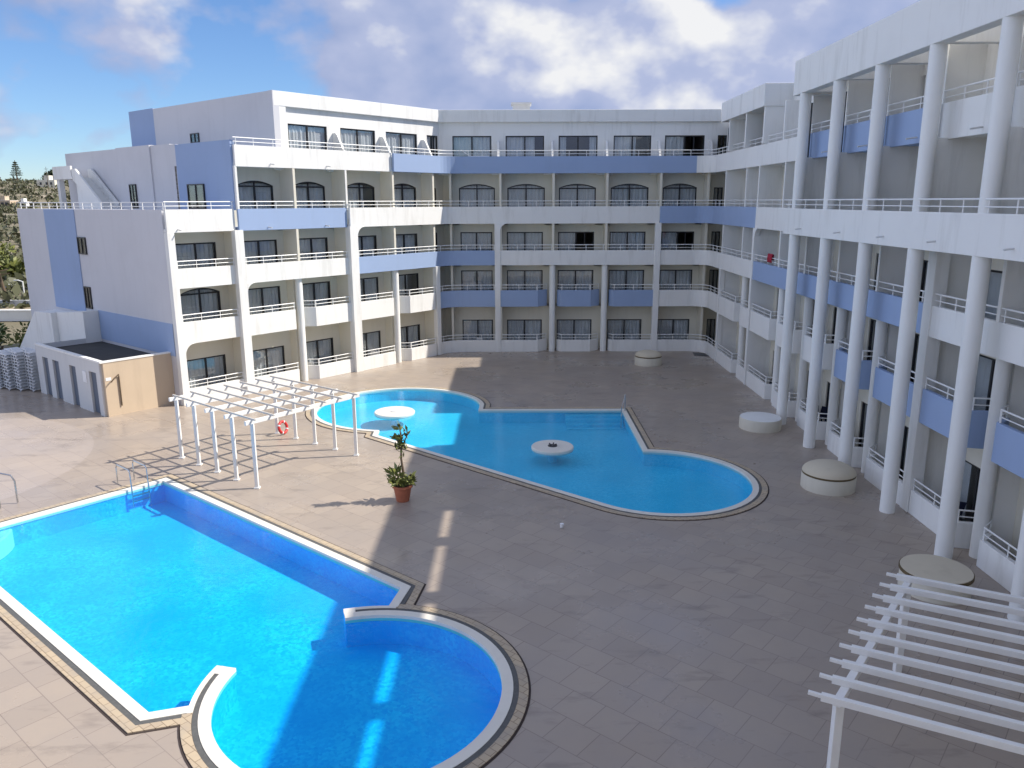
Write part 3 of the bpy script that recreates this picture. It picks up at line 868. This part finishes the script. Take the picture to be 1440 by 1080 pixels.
# ------------------------------------------------------------------ pergolas
t = thing('pergola', 'white pergola frame with ten posts standing in the sun between the two pools', 'pergola', (-9.8, 30, 0))
e0, e1 = Vector((-13.25, 30.05)), Vector((-9.15, 26.62)); g0, g1 = Vector((-10.4, 33.45)), Vector((-6.3, 30.3))
H = 2.42
for k in range(5):
    p = e0.lerp(e1, k / 4); q = g0.lerp(g1, k / 4); dd = (q - p).normalized()
    for w in (p, q):
        m = MB(); m.bar((w.x, w.y, 0), (w.x, w.y, H), .12, .12); m.bar((w.x, w.y, .0), (w.x, w.y, .05), .2, .2); m.build('post', M['timber'], t, bevel=.008)
    a = p - dd * .28; b = q + dd * .28
    m = MB(); m.bar((a.x, a.y, H + .05), (b.x, b.y, H + .05), .09, .15); m.build('beam', M['timber'], t, bevel=.008)
for k in range(7):
    a = e0.lerp(g0, k / 6); b = e1.lerp(g1, k / 6); dd = (b - a).normalized(); a = a - dd * .22; b = b + dd * .22
    m = MB(); m.bar((a.x, a.y, H + .155), (b.x, b.y, H + .155), .05, .06); m.build('batten', M['timber_dark'], t)

t = thing('pergola', 'white slatted pergola in the shade at the near right of the courtyard', 'pergola', (7, 12.5, 0))
h2 = 2.07
c0, c1 = Vector((8.36, 15.24)), Vector((5.31, 11.29)); bd = (c1 - c0).normalized(); sd = Vector((.87, -.45)).normalized()
a = c0 - bd * .1; b = c1 + bd * .1
for off in (0, 5.6):
    m = MB(); o_ = sd * off
    m.bar((a.x + o_.x, a.y + o_.y, h2), (b.x + o_.x, b.y + o_.y, h2), .13, .14); m.build('beam', M['timber'], t, bevel=.008)
    for w in (c0, c1):
        m = MB(); m.bar((w.x + o_.x, w.y + o_.y, 0), (w.x + o_.x, w.y + o_.y, h2 - .07), .14, .14); m.build('post', M['timber'], t, bevel=.008)
for k in range(10):
    p = c0.lerp(c1 + bd * .22, k / 9) + bd * random.uniform(-.012, .012)
    m = MB(); tip = p - sd * .42; q = p + sd * 6.1 + bd * random.uniform(-.05, .05)
    z = h2 + .13
    m.bar((tip.x, tip.y, z + .02), (tip.x + sd.x * .2, tip.y + sd.y * .2, z + .01), .06, .06)
    m.bar((tip.x + sd.x * .2, tip.y + sd.y * .2, z), (q.x, q.y, z), .10, .12); m.build('slat', M['timber'], t, bevel=.006)

# ------------------------------------------------------------------ round plinths along the right wing
def drum(x, y, r, h, label, dome, cap):
    t = thing('round_plinth', label, 'plinth', (x, y, 0), 'round concrete plinths beside the columns')
    m = MB(); m.lathe((x, y, 0), [(r, 0), (r, h - .04), (r - .03, h)], 40); m.build('drum', M['concrete'], t, smooth=True)
    if cap == 'dome':
        m = MB(); m.lathe((x, y, 0), [(r * .985, h + .001), (r * .985, h + .07)], 40); m.build('band', M['brown'], t, smooth=True)
        m = MB(); m.lathe((x, y, 0), [(r * .99, h + .07)] + [(r * .99 * math.cos(math.pi / 2 * i / 8), h + .07 + dome * math.sin(math.pi / 2 * i / 8)) for i in range(1, 8)] + [(.02, h + .07 + dome)], 40)
        m.build('dome', M['domecap'], t, smooth=True)
    elif cap == 'lid':
        m = MB(); m.lathe((x, y, 0), [(r * 1.03, h + .001), (r * 1.03, h + .08)], 40); m.build('band', M['brown'], t, smooth=True)
        m = MB(); m.lathe((x, y, 0), [(r * 1.0, h + .081), (r * 1.0, h + .10), (.05, h + .14)], 40); m.build('lid', M['domecap'], t, smooth=True)
    else:
        m = MB(); m.lathe((x, y, 0), [(r * .97, h + .001), (.05, h + .03)], 40); m.build('lid', M['column'], t, smooth=True)
drum(8.55, 48.4, .84, .5, 'small domed round plinth near the back wing', .32, 'dome')
drum(11.2, 34.15, .92, .5, 'flat topped white round plinth by the farthest tall column', 0, 'flat')
drum(11.28, 26.55, .92, .52, 'cream round plinth with a domed top and dark band', .36, 'dome')
drum(11.1, 18.95, .86, .5, 'round plinth with a flat tan lid behind the near pergola', 0, 'lid')

# ------------------------------------------------------------------ shed
SF = Fr(LW.xy(15.3, -.8)[:2], R(40))
t = thing('changing_shed', 'low flat roofed shed with tan stone front and grey doors against the end wall', 'shed', SF.p(1.7, -4, 0))
m = MB(SF); m.box(.1, 3.44, -.2, 0, 0, 2.62); m.build('wall', M['tan'], t)['label'] = 'tan stone front wall'
m = MB(); wall_open(m, Fr(SF.xy(0, 0), R(130)), 0, 8.0, .1, .2, 0, 2.62, []) if False else None
m = MB(SF)
doors = [(.65, 1.45), (3.0, 3.75), (5.05, 5.85), (6.45, 7.2)]
x = .0
for (w0, w1) in doors + [(8.0, 8.0)]:
    m.box(0, .2, -w0, -x - (.2 if x == 0 else 0), 0, 2.62) if w0 > x + .21 else None
    x = w1
for (w0, w1) in doors: m.box(0, .2, -w1, -w0, 2.08, 2.62)
m.box(0, 3.4, -8.0, -7.99, 0, 2.62)
m.build('wall', M['grey'], t)
for i, (w0, w1) in enumerate(doors):
    m = MB(SF); m.box(.10, .14, -w1 + .03, -w0 - .03, .02, 2.05); d_ = m.build('door', M['door'], t)
    m = MB(SF); m.tube([SF.p(.05, -w0 - .12, 1.0), SF.p(.09, -w0 - .12, 1.0)], .02, 6); m.build('handle', M['chrome'], d_)
m = MB(SF); m.box(.2, 3.42, -7.98, -.2, 2.25, 2.34); m.build('roof', M['roofing'], t)
m = MB(SF); m.box(-.03, .2, -7.99, -.02, 2.62, 2.70); m.box(-.04, 3.45, -.22, .03, 2.621, 2.69); m.build('coping', M['white'], t)
m = MB(SF); m.box(-.03, -.005, -2.15, -1.75, 1.45, 2.0); m.build('notice', M['paper'], t)
m = MB(SF); m.tube([SF.p(.75, .05, .45), SF.p(.75, .05, 1.9), SF.p(.72, .12, 2.0), SF.p(.45, .2, 1.85), SF.p(.3, .22, 1.7)], .03, 8)
m.build('shower_pipe', M['bark'], t, smooth=True)
m = MB(SF); m.box(.15, .4, .004, .012, 1.75, 1.9); m.build('notice', M['paper'], t)

# stacked white sun loungers beside the shed
def lounger_mesh():
    m = MB()
    for y in (-.3, .3): m.bar((-.95, y, .1), (.95, y, .1), .05, .04)
    for i in range(12): m.bar((-.9 + i * .16, -.3, .115), (-.9 + i * .16, .3, .115), .09, .015)
    for x in (-.75, .75):
        for y in (-.3, .3): m.bar((x, y, 0), (x, y, .1), .05, .05)
    for y in (-.32, .32): m.tube([(.05, y, .1), (.12, y, .26), (.4, y, .26), (.47, y, .1)], .022, 6)
    return m
lp = lounger_mesh().build('sun_lounger', M['plastic'])
stacks = [(9.2, -.5, 13), (9.9, -.1, 13), (10.6, .2, 12), (11.4, .4, 11)]
first = True
for si, (w, da, cnt) in enumerate(stacks):
    for k in range(cnt):
        o = lp if first else lp.copy()
        if not first: col.objects.link(o)
        first = False
        p = SF.p(-.4 - da, -w, .17 * k); o.location = p; o.rotation_euler = (0, 0, R(-40 + random.uniform(-3, 3)))
        tag(o, 'white plastic sun lounger in the tall stacks beside the grey shed', 'sun lounger', 'stacked sun loungers beside the shed')

# ------------------------------------------------------------------ plants and small things in the courtyard
def leaves(mb, c, rad, cnt, size, long=1.0, rng=random):
    for _ in range(cnt):
        while True:
            p = Vector((rng.uniform(-1, 1), rng.uniform(-1, 1), rng.uniform(-1, 1)))
            if p.length < 1: break
        if p.length < .35 and rng.random() < .6: p = p.normalized() * rng.uniform(.5, 1)
        c_ = Vector(c) + Vector((p.x * rad[0], p.y * rad[1], p.z * rad[2]))
        d1 = (p + Vector((rng.uniform(-.7, .7), rng.uniform(-.7, .7), rng.uniform(-.2, .9)))).normalized()
        d2 = d1.cross(Vector((rng.uniform(-1, 1), rng.uniform(-1, 1), rng.uniform(-1, 1)))).normalized()
        s_ = size * rng.uniform(.6, 1.3)
        mb.add([c_ - d1 * s_ * long * .5, c_ + d2 * s_ * .3, c_ + d1 * s_ * long * .6, c_ - d2 * s_ * .3], [(0, 1, 2, 3)])
px, py = -3.76, 25.4
t = thing('potted_plant', 'leggy potted plant in a terracotta pot at the edge of the shade', 'plant', (px, py, 0))
m = MB(); m.lathe((px, py, 0), [(.22, 0), (.31, .5), (.35, .5), (.35, .58), (.30, .58), (.28, .52)], 28); m.build('pot', M['terracotta'], t, smooth=True)
m = MB(); m.lathe((px, py, 0), [(.285, .5), (.285, .53)], 24); m.build('soil', M['soil'], t)
m = MB(); m.tube([(px + .02, py, .52), (px + .05, py, 1.0), (px - .01, py, 1.5), (px + .03, py, 2.3)], .05, 8, r1=.03)
for (a, b) in (((px, py, .55), (px - .35, py - .1, 1.0)), ((px, py, .6), (px + .3, py, .95)), ((px, py, .6), (px - .12, py + .2, 1.15)), ((px + .03, py, 1.9), (px + .25, py, 2.4)), ((px + .03, py, 1.95), (px - .25, py, 2.3)), ((px + .03, py, 2.1), (px - .05, py + .1, 2.7))):
    m.tube([a, b], .022, 6)
m.build('stem', M['bark'], t)
m = MB()
leaves(m, (px - .25, py, .92), (.3, .3, .34), 55, .21, 1.4); leaves(m, (px + .25, py - .05, .78), (.26, .26, .16), 40, .22, 1.4)
leaves(m, (px - .05, py - .1, .7), (.4, .3, .12), 45, .2, 1.4)
leaves(m, (px + .02, py, 1.85), (.14, .14, .3), 16, .18, 1.4)
for (ax_, az_, cnt) in ((.0, 2.2, 26), (.17, 2.42, 16), (-.18, 2.3, 16), (-.06, 2.62, 14), (.1, 2.02, 12), (-.12, 1.98, 8)):
    leaves(m, (px + ax_, py + ax_ * .5, az_), (.12, .12, .14), cnt, .17, 1.5)
m.build('foliage', M['leaf_yellow'], t, recalc=False)

t = thing('lifebuoy', 'red lifebuoy ring leaning against a pergola post', 'lifebuoy', (-10.05, 33.35, .37))
c = Vector((-10.1, 33.3, .33)); ax = Vector((.93, -.42, .25)).normalized(); e_ = ax.cross(Vector((0, 0, 1))).normalized(); f_ = e_.cross(ax)
m = MB(); m.tube([c + (e_ * math.cos(2 * math.pi * i / 28) + f_ * math.sin(2 * math.pi * i / 28)) * .25 for i in range(28)], .062, 10, closed=True); m.build('ring', M['red'], t, smooth=True)
for k in range(4):
    q0 = 2 * math.pi * k / 4 + .5
    m = MB(); m.tube([c + (e_ * math.cos(q0 + .06 * i) + f_ * math.sin(q0 + .06 * i)) * .25 for i in range(-2, 3)], .066, 10); m.build('stripe', M['plastic'], t, smooth=True)

m = MB(); m.lathe((1.55, 23.0, 0), [(.05, .02), (.065, .15)], 14)
o = m.build('paper_cup', M['paper']); tag(o, 'tiny white paper cup dropped on the shaded paving', 'cup')
m = MB(); m.prism([(12.1, 51.2), (13.0, 50.9), (12.9, 51.9), (12.2, 52.15)], .004, .03)
tag(m.build('door_mat', M['darkgrey']), 'dark rubber mat lying on the paving in the far right corner', 'mat')

# balcony furniture
def chair(name, label, x, y, z, rot, cm='plastic'):
    t = thing(name, label, 'chair', (x, y, z), 'chairs on the balconies')
    def q(a, b, c_): return (x + a * math.cos(rot) - b * math.sin(rot), y + a * math.sin(rot) + b * math.cos(rot), z + c_)
    m = MB(); m.bar(q(-.22, 0, .43), q(.22, 0, .43), .44, .04); m.build('seat', M[cm], t)
    m = MB(); m.bar(q(-.2, 0, .46), q(-.3, 0, .9), .42, .03); m.build('backrest', M[cm], t)
    for a in (-.2, .2):
        for b in (-.2, .2):
            m = MB(); m.bar(q(a, b, 0), q(a, b, .42), .035, .035); m.build('leg', M[cm], t)
    return t
def towel(name, label, x, y0, y1, z0, z1, mat):
    m = MB(); k = 10; rows = []
    for i in range(k + 1):
        y = y0 + (y1 - y0) * i / k; w_ = .012 * math.sin(i * 1.9)
        rows.append([(x - .05 + w_, y, z0), (x - .045 - w_, y, (z0 + z1) / 2), (x - .03, y, z1 - .01), (x, y, z1 + .01), (x + .03, y, z1 - .01), (x + .05 + w_, y, z0 + .12)])
    vs = [p for r in rows for p in r]; q = 6
    m.add(vs, [(i * q + j, (i + 1) * q + j, (i + 1) * q + j + 1, i * q + j + 1) for i in range(k) for j in range(q - 1)])
    o = m.build(name, M[mat], smooth=True, recalc=False); md = o.modifiers.new('thickness', 'SOLIDIFY'); md.thickness = .015
    return tag(o, label, 'towel')
towel('towel', 'dark red towel draped over a balcony rail near the farthest tall column', 13.07, 39.7, 40.4, 6.95, 7.36, 'redcloth')
t = chair('balcony_chair', 'navy chair on the ground floor terrace behind the second tall column', 13.45, 33.2, .3, R(180), 'navy')
towel('towel', 'navy towel draped over a ground floor terrace rail behind the second tall column', 13.07, 32.5, 33.1, .85, 1.45, 'navy')
chair('balcony_chair', 'dark chair on the ground floor terrace next to the nearest tall column', 13.6, 23.0, 0.02, R(140), 'navy')
chair('balcony_chair', 'dark chair on the ground floor terrace beside the farthest tall column', 13.6, 40.2, 0.02, R(100), 'darkgrey')
chair('balcony_chair', 'white chair on the lowest sunlit terrace behind the pergola', *LW.xy(27.0, -.35), 0.02, R(20))
chair('balcony_chair', 'white chair in the sunlit terrace beside the square pier', *LW.xy(31.6, -.1), 0.02, R(20))
chair('balcony_chair', 'dark chair on the first floor balcony where the two wings meet', *LW.xy(35.7, -.1), ZF[1], R(60), 'darkgrey')
cw = chair('balcony_chair', 'white plastic chair on a ground floor terrace of the back wing', -2.2, 53.25, .02, R(90))
cw['group'] = 'white chairs on the back wing terraces'
for x_, a_ in ((1.5, 70), (4.9, 110), (8.2, 85), (11.4, 100)): duplicate(cw, (x_, 53.25, .02), R(a_ - 90))
def terrace_lounger(x, y, z, rot, label):
    t = thing('sun_lounger', label, 'sun lounger', (x, y, z))
    def q(a, b, c_): return (x + a * math.cos(rot) - b * math.sin(rot), y + a * math.sin(rot) + b * math.cos(rot), z + c_)
    m = MB(); m.bar(q(-.3, 0, .86), q(.95, 0, .86), .6, .05); m.build('bed', M['plastic'], t)
    m = MB(); m.bar(q(-.3, 0, .88), q(-.85, 0, 1.25), .6, .05); m.build('backrest', M['plastic'], t)
    for a in (-.2, .8):
        for b in (-.25, .25):
            m = MB(); m.bar(q(a, b, 0), q(a, b, .84), .05, .05); m.build('leg', M['plastic'], t)
terrace_lounger(-2.4, 53.1, ZF[4], R(0), 'white sun lounger on the top terrace before the leftmost back window')

# ------------------------------------------------------------------ land beyond
m = MB(); k = 64
gm = MB(); ring_r = [0.01, 100, 600, 5000]
vs = [(0, 0, -2.6)] + [(r * math.cos(2 * math.pi * j / k), r * math.sin(2 * math.pi * j / k), -2.6) for r in ring_r[1:] for j in range(k)]
fs = [(0, 1 + j, 1 + (j + 1) % k) for j in range(k)] + [(1 + i * k + j, 1 + (i + 1) * k + j, 1 + (i + 1) * k + (j + 1) % k, 1 + i * k + (j + 1) % k) for i in range(len(ring_r) - 2) for j in range(k)]
gm.add(vs, fs); tag(gm.build('ground', M['terrain']), kind='structure')
from mathutils import noise as mn
def hz(th, r):
    t = max(0., min(1., (r - 85) / 560.)); t2 = t * t * (3 - 2 * t)
    z = -.45 + 24.0 * (.35 * t + .65 * t2)
    nse = mn.noise(Vector((th * 9, r * .012, 1.3))) * 2.6 * t + mn.noise(Vector((th * 40, r * .03, 7.7))) * 1.0 * t
    if r > 650: z -= (r - 650) * .05
    st = 2.2; zz = z + nse; fl = math.floor(zz / st)          # old field terraces
    fr_ = zz / st - fl; zz = (fl + min(1, max(0, (fr_ - .55) / .45))) * st * .55 + zz * .45
    return zz if t > 0 else -.45
hm = MB(); na, nr = 150, 110; th0, th1 = R(-62), R(-14)
rr_ = [50 * (1000 / 50.) ** (j / nr) for j in range(nr + 1)]
for i in range(na + 1):
    th = th0 + (th1 - th0) * i / na
    for r in rr_: hm.v.append((r * math.sin(th), r * math.cos(th), hz(th, r)))
for i in range(na):
    for j in range(nr):
        a = i * (nr + 1) + j; hm.f.append((a, a + 1, a + nr + 2, a + nr + 1))
tag(hm.build('hillside', M['terrain'], smooth=False), kind='structure')
sm = MB(); rng = random.Random(5)
for _ in range(3600):
    th = R(rng.uniform(-40, -22)); r = 95 * (700 / 95.) ** rng.random()
    x, y, z = r * math.sin(th), r * math.cos(th), hz(th, r); s_ = rng.uniform(.4, 1.0) ** 1.0 * rng.choice([1, 1, 1, 1.9]) * (1 + r / 600)
    leaves(sm, (x, y, z + s_ * .3), (s_, s_, s_ * .55), 14, s_ * .6, 1.0, rng)
tag(sm.build('scrub_cover', M['leaf_olive'], recalc=False), kind='stuff')

def pix(x, y, z):                                             # where a sight line of the photograph meets height z
    f, p = 1105., math.atan(257 / 1105.)
    a, b = x - 720, 540 - y
    dx, dy, dz = a, f * math.cos(p) + b * math.sin(p), -f * math.sin(p) + b * math.cos(p)
    s_ = (z - 10.) / dz
    return dx * s_, dy * s_
def bush(label, x, y, z, r, h, mat, n=420, size=.28, name='shrub', cat='shrub'):
    t = thing(name, label, cat, (x, y, z)); rng = random.Random(hash(label) % 999)
    m = MB()
    for k in range(5):
        q = rng.uniform(0, 6.28); m.tube([(x, y, z), (x + r * .4 * math.cos(q), y + r * .4 * math.sin(q), z + h * .7)], .05, 5)
    m.build('stem', M['bark'], t)
    m = MB()
    for k in range(6):
        q = rng.uniform(0, 6.28); rr2 = r * rng.uniform(.2, .65)
        leaves(m, (x + rr2 * math.cos(q), y + rr2 * math.sin(q), z + h * rng.uniform(.35, .8)), (r * .55, r * .55, h * .3), n // 6, size, 1.3, rng)
    m.build('foliage', M[mat], t, recalc=False)
bush('dark green shrub at the end of the paving left of the loungers', -33.2, 49.5, -.3, 1.4, 1.9, 'leaf_dark')
bush('yellow green shrub behind the stacked loungers beside the end wall', -33.0, 54.5, -.3, 2.4, 2.0, 'leaf_yellow')
bush('pale green low shrub at the left edge beyond the paving', -36.6, 53.8, -.3, 1.9, 2.3, 'leaf')
bush('round dark bush on the lower slope just left of the hotel', -72, 128, hz(R(-29.4), 147), 4.5, 4.2, 'leaf_dark', 500, .9)
bush('olive bush at the left edge of the lower slope', -66, 104, hz(R(-32.4), 123), 3.0, 3.0, 'leaf_yellow', 400, .8)
def tree(label, x, y, z, h, lean, kind, mat):
    t = thing(kind, label, 'tree', (x, y, z)); rng = random.Random(11)
    m = MB(); top = (x + lean, y, z + h); m.tube([(x, y, z), (x + lean * .4, y, z + h * .5), top], h * .035, 8, r1=h * .012)
    for k in range(8):
        q = k * .8; zz = z + h * (.45 + .06 * k); rr2 = h * .2 * (1 - k / 11)
        bx = x + lean * (zz - z) / h
        m.tube([(bx, y, zz), (bx + rr2 * math.cos(q), y + rr2 * math.sin(q), zz + h * .03)], h * .008, 5)
    m.build('trunk', M['bark'], t); m = MB()
    if kind == 'norfolk_pine':
        for k in range(7):
            zz = z + h * (.35 + .09 * k); rr2 = h * .27 * (1 - k / 8)
            for j in range(7):
                q = j * .9 + k * .4; leaves(m, (x + rr2 * .6 * math.cos(q), y + rr2 * .6 * math.sin(q), zz), (rr2 * .5, rr2 * .5, h * .02), 16, h * .05, 1.4, rng)
    else:
        for k in range(7):
            q = rng.uniform(0, 6.28); rr2 = h * .22
            leaves(m, (top[0] + rr2 * math.cos(q), y + rr2 * math.sin(q), z + h * rng.uniform(.72, 1.05)), (h * .2, h * .2, h * .13), 80, h * .07, 1.3, rng)
    m.build('crown', M[mat], t, recalc=False)
r_ = 560.; th = math.atan2(30 - 720, 1134.)
tree('tall conifer breaking the skyline of the hill', r_ * math.sin(th), r_ * math.cos(th), hz(th, r_), 13., 0, 'norfolk_pine', 'leaf_dark')
x, y = pix(10, 419, -.4); tree('leaning trunk tree by the white walls at the left edge', x, y, -.4, 6.0, -1.2, 'broadleaf_tree', 'leaf_yellow')
r_ = 520.; th = math.atan2(82 - 720, 1134.)
bush('broad dark tree on the hill right of the pale house', r_ * math.sin(th), r_ * math.cos(th), hz(th, r_) - .5, 6, 8, 'leaf_dark', 700, 1.6, 'broadleaf_tree', 'tree')
def house(label, px_, r_, w, d, h, mat, roof=None):
    th = math.atan2(px_ - 720, 1134.); x, y = r_ * math.sin(th), r_ * math.cos(th); z = hz(th, r_) - .8
    t = thing('farmhouse', label, 'house', (x, y, z))
    m = MB(); m.box(x - w / 2, x + w / 2, y, y + d, z, z + h); m.box(x - w * .1, x + w * .18, y + .5, y + d * .6, z + h, z + h * 1.55); m.build('wall', M[mat], t)
    m = MB()
    m.box(x - w / 2 - .1, x + w / 2 + .1, y - .1, y + d + .1, z + h - .01, z + h + .25) if roof else m.box(x - w / 2, x + w / 2, y + .1, y + d, z + h - .02, z + h + .1)
    m.build('roof', M[roof or 'grey'], t)
    for k in (-.28, .05, .3):
        m = MB(); m.box(x + k * w - .5, x + k * w + .5, y - .08, y - .01, z + h * .45, z + h * .75); m.build('window', M['darkgrey'], t)
house('pale cream house with a small upper room on the hill', 69, 470, 9, 7, 4.2, 'cream')
house('low pinkish house at the left edge of the hillside', 3, 330, 6, 5, 2.6, 'tan')
house('small white building lower on the slope left of the cream house', 31, 330, 3.6, 4, 2.2, 'white')
def garden_wall(label, x0, x1, ypx, z, h, mat):
    a = pix(x0, ypx, z); b = pix(x1, ypx, z)
    m = MB(); m.bar((*a, z + h / 2), (*b, z + h / 2), .4, h); m.bar((*a, z + h + .05), (*b, z + h + .05), .5, .1)
    tag(m.build('garden_wall', M[mat]), label, 'wall')
garden_wall('low white wall nearest the shrubs at the left edge', -60, 60, 449, -.4, .9, 'white')
garden_wall('grey white wall above the road at the left edge', -60, 60, 428, -.4, .5, 'grey')
garden_wall('pale wall highest of the three at the foot of the hill', -60, 60, 408, -.4, .8, 'white')
rd = MB(); a = pix(-80, 440, -.4); b = pix(70, 440, -.4); rd.bar((*a, -.43), (*b, -.43), 5.5, .02); tag(rd.build('road', M['concrete']), kind='structure')
x, y = pix(36, 421, -.4)
t = thing('street_lamp', 'thin pale lamp post standing by the road at the left edge', 'lamp post', (x, y, -.4))
m = MB(); m.tube([(x, y, -.4), (x, y, 1.7), (x - .5, y, 1.85)], .07, 8); m.build('pole', M['rail'], t)
m = MB(); m.bar((x - .5, y, 1.84), (x - .9, y, 1.84), .2, .1); m.build('lamp_head', M['rail'], t)
th = math.atan2(72 - 720, 1134.); r_ = 450.
m = MB(); m.tube([(r_ * math.sin(th), r_ * math.cos(th), hz(th, r_)), (r_ * math.sin(th), r_ * math.cos(th), hz(th, r_) + 11)], .16, 6, r1=.08)
m.bar((r_ * math.sin(th) - 1, r_ * math.cos(th), hz(th, r_) + 10), (r_ * math.sin(th) + 1, r_ * math.cos(th), hz(th, r_) + 10), .12, .12)
tag(m.build('utility_pole', M['bark']), 'thin dark utility pole beside the cream house on the hill', 'pole')

# ------------------------------------------------------------------ light, sky, camera
S = Vector((1.03, .155, 1.0)).normalized()
elev = math.asin(S.z); azim = math.atan2(S.x, S.y)
sun = bpy.data.lights.new('sun', 'SUN'); sun.energy = 5.2; sun.angle = R(.53); sun.color = (1., .935, .84)
so = bpy.data.objects.new('sun', sun); col.objects.link(so); so.rotation_euler = S.to_track_quat('Z', 'Y').to_euler()
w = bpy.data.worlds.new('World'); sc.world = w; w.use_nodes = True
nt = w.node_tree; n = nt.nodes; l = nt.links
bg = n['Background']; out = n['World Output']
sky = n.new('ShaderNodeTexSky'); sky.sky_type = 'NISHITA'; sky.sun_disc = False
sky.sun_elevation = elev; sky.sun_rotation = azim; sky.air_density = 1.0; sky.dust_density = 0.; sky.ozone_density = 3.5
skc = mix(n, l, 1., sky.outputs[0], (.80, .96, 1.22), 'MULTIPLY'); l.new(skc, bg.inputs[0]); bg.inputs[1].default_value = .10
tc = n.new('ShaderNodeTexCoord'); sp = n.new('ShaderNodeSeparateXYZ'); l.new(tc.outputs['Generated'], sp.inputs[0])
zz = n.new('ShaderNodeMath'); zz.operation = 'MULTIPLY'; zz.inputs[1].default_value = 1.5; l.new(sp.outputs[2], zz.inputs[0])
cb = n.new('ShaderNodeCombineXYZ'); l.new(sp.outputs[0], cb.inputs[0]); l.new(sp.outputs[1], cb.inputs[1]); l.new(zz.outputs[0], cb.inputs[2])
CL_OFF = (46.24, 13.02, 27.82)
def cloud(off):
    mp = n.new('ShaderNodeMapping'); mp.inputs['Location'].default_value = off; l.new(cb.outputs[0], mp.inputs[0])
    a = n.new('ShaderNodeTexNoise'); a.inputs['Scale'].default_value = 3.1; a.inputs['Detail'].default_value = 6; a.inputs['Roughness'].default_value = .5
    l.new(mp.outputs[0], a.inputs['Vector'])
    ds = n.new('ShaderNodeTexNoise'); ds.inputs['Scale'].default_value = 11; ds.inputs['Detail'].default_value = 2
    l.new(mp.outputs[0], ds.inputs['Vector'])
    wv = n.new('ShaderNodeVectorMath'); wv.operation = 'MULTIPLY_ADD'; wv.inputs[1].default_value = (.07, .07, .07)
    l.new(ds.outputs['Color'], wv.inputs[0]); l.new(mp.outputs[0], wv.inputs[2])
    v = n.new('ShaderNodeTexVoronoi'); v.feature = 'F1'; v.inputs['Scale'].default_value = 8.5; v.inputs['Detail'].default_value = 1.6
    v.inputs['Roughness'].default_value = .55; v.normalize = True
    l.new(wv.outputs[0], v.inputs['Vector'])
    m_ = n.new('ShaderNodeMath'); m_.operation = 'MULTIPLY_ADD'; m_.inputs[1].default_value = -.26; l.new(v.outputs['Distance'], m_.inputs[0]); l.new(a.outputs['Fac'], m_.inputs[2])
    return m_.outputs[0]
c0_ = cloud(CL_OFF); c1_ = cloud((CL_OFF[0] + .028, CL_OFF[1], CL_OFF[2] + .045))
dens = ramp(n, l, c0_, .352, .418)
df = n.new('ShaderNodeMath'); df.operation = 'SUBTRACT'; l.new(c0_, df.inputs[0]); l.new(c1_, df.inputs[1])
lit = n.new('ShaderNodeMath'); lit.operation = 'MULTIPLY_ADD'; lit.inputs[1].default_value = 4.4; lit.inputs[2].default_value = .5; l.new(df.outputs[0], lit.inputs[0])
cr = n.new('ShaderNodeValToRGB'); l.new(lit.outputs[0], cr.inputs[0])
for k_, (p_, c_) in enumerate(((.12, (.50, .62, .98)), (.55, (.67, .76, 1.08)), (.92, (1.30, 1.31, 1.34)))):
    e_ = cr.color_ramp.elements[k_] if k_ < 2 else cr.color_ramp.elements.new(p_)
    e_.position = p_; e_.color = (*c_, 1)
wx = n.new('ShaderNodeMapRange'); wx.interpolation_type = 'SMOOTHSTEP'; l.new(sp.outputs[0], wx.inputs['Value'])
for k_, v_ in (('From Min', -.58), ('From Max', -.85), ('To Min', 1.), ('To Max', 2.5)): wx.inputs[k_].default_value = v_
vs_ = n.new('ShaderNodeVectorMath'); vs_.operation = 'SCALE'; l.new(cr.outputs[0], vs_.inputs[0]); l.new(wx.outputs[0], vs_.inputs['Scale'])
ccol = vs_.outputs[0]                                   # brightness added to unseen clouds opposite the sun, to light the right wing
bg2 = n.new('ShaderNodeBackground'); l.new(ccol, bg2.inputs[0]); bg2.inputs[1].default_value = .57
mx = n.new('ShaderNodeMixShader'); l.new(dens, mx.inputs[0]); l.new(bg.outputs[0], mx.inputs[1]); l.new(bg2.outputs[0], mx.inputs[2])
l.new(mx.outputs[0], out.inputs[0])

cam = bpy.data.cameras.new('camera'); cam.sensor_width = 36; cam.lens = 1105 / 1440 * 36; cam.clip_end = 8000; cam.clip_start = .1
co = bpy.data.objects.new('camera', cam); col.objects.link(co)
co.location = (0, 0, 10)
p = math.atan(257 / 1105.)
co.matrix_world = Matrix.Translation((0, 0, 10)) @ Matrix.Rotation(math.pi / 2 - p, 4, 'X') @ Matrix.Rotation(R(-.18), 4, 'Z')
sc.camera = co
sc.view_settings.view_transform = 'Standard'; sc.view_settings.look = 'None'
sc.view_settings.exposure = .26; sc.view_settings.gamma = 1
try: sc.view_settings.use_curve_mapping = False
except Exception: pass
sc.cycles.max_bounces = 8; sc.cycles.diffuse_bounces = 4; sc.cycles.transparent_max_bounces = 16
sc.cycles.use_denoising = True
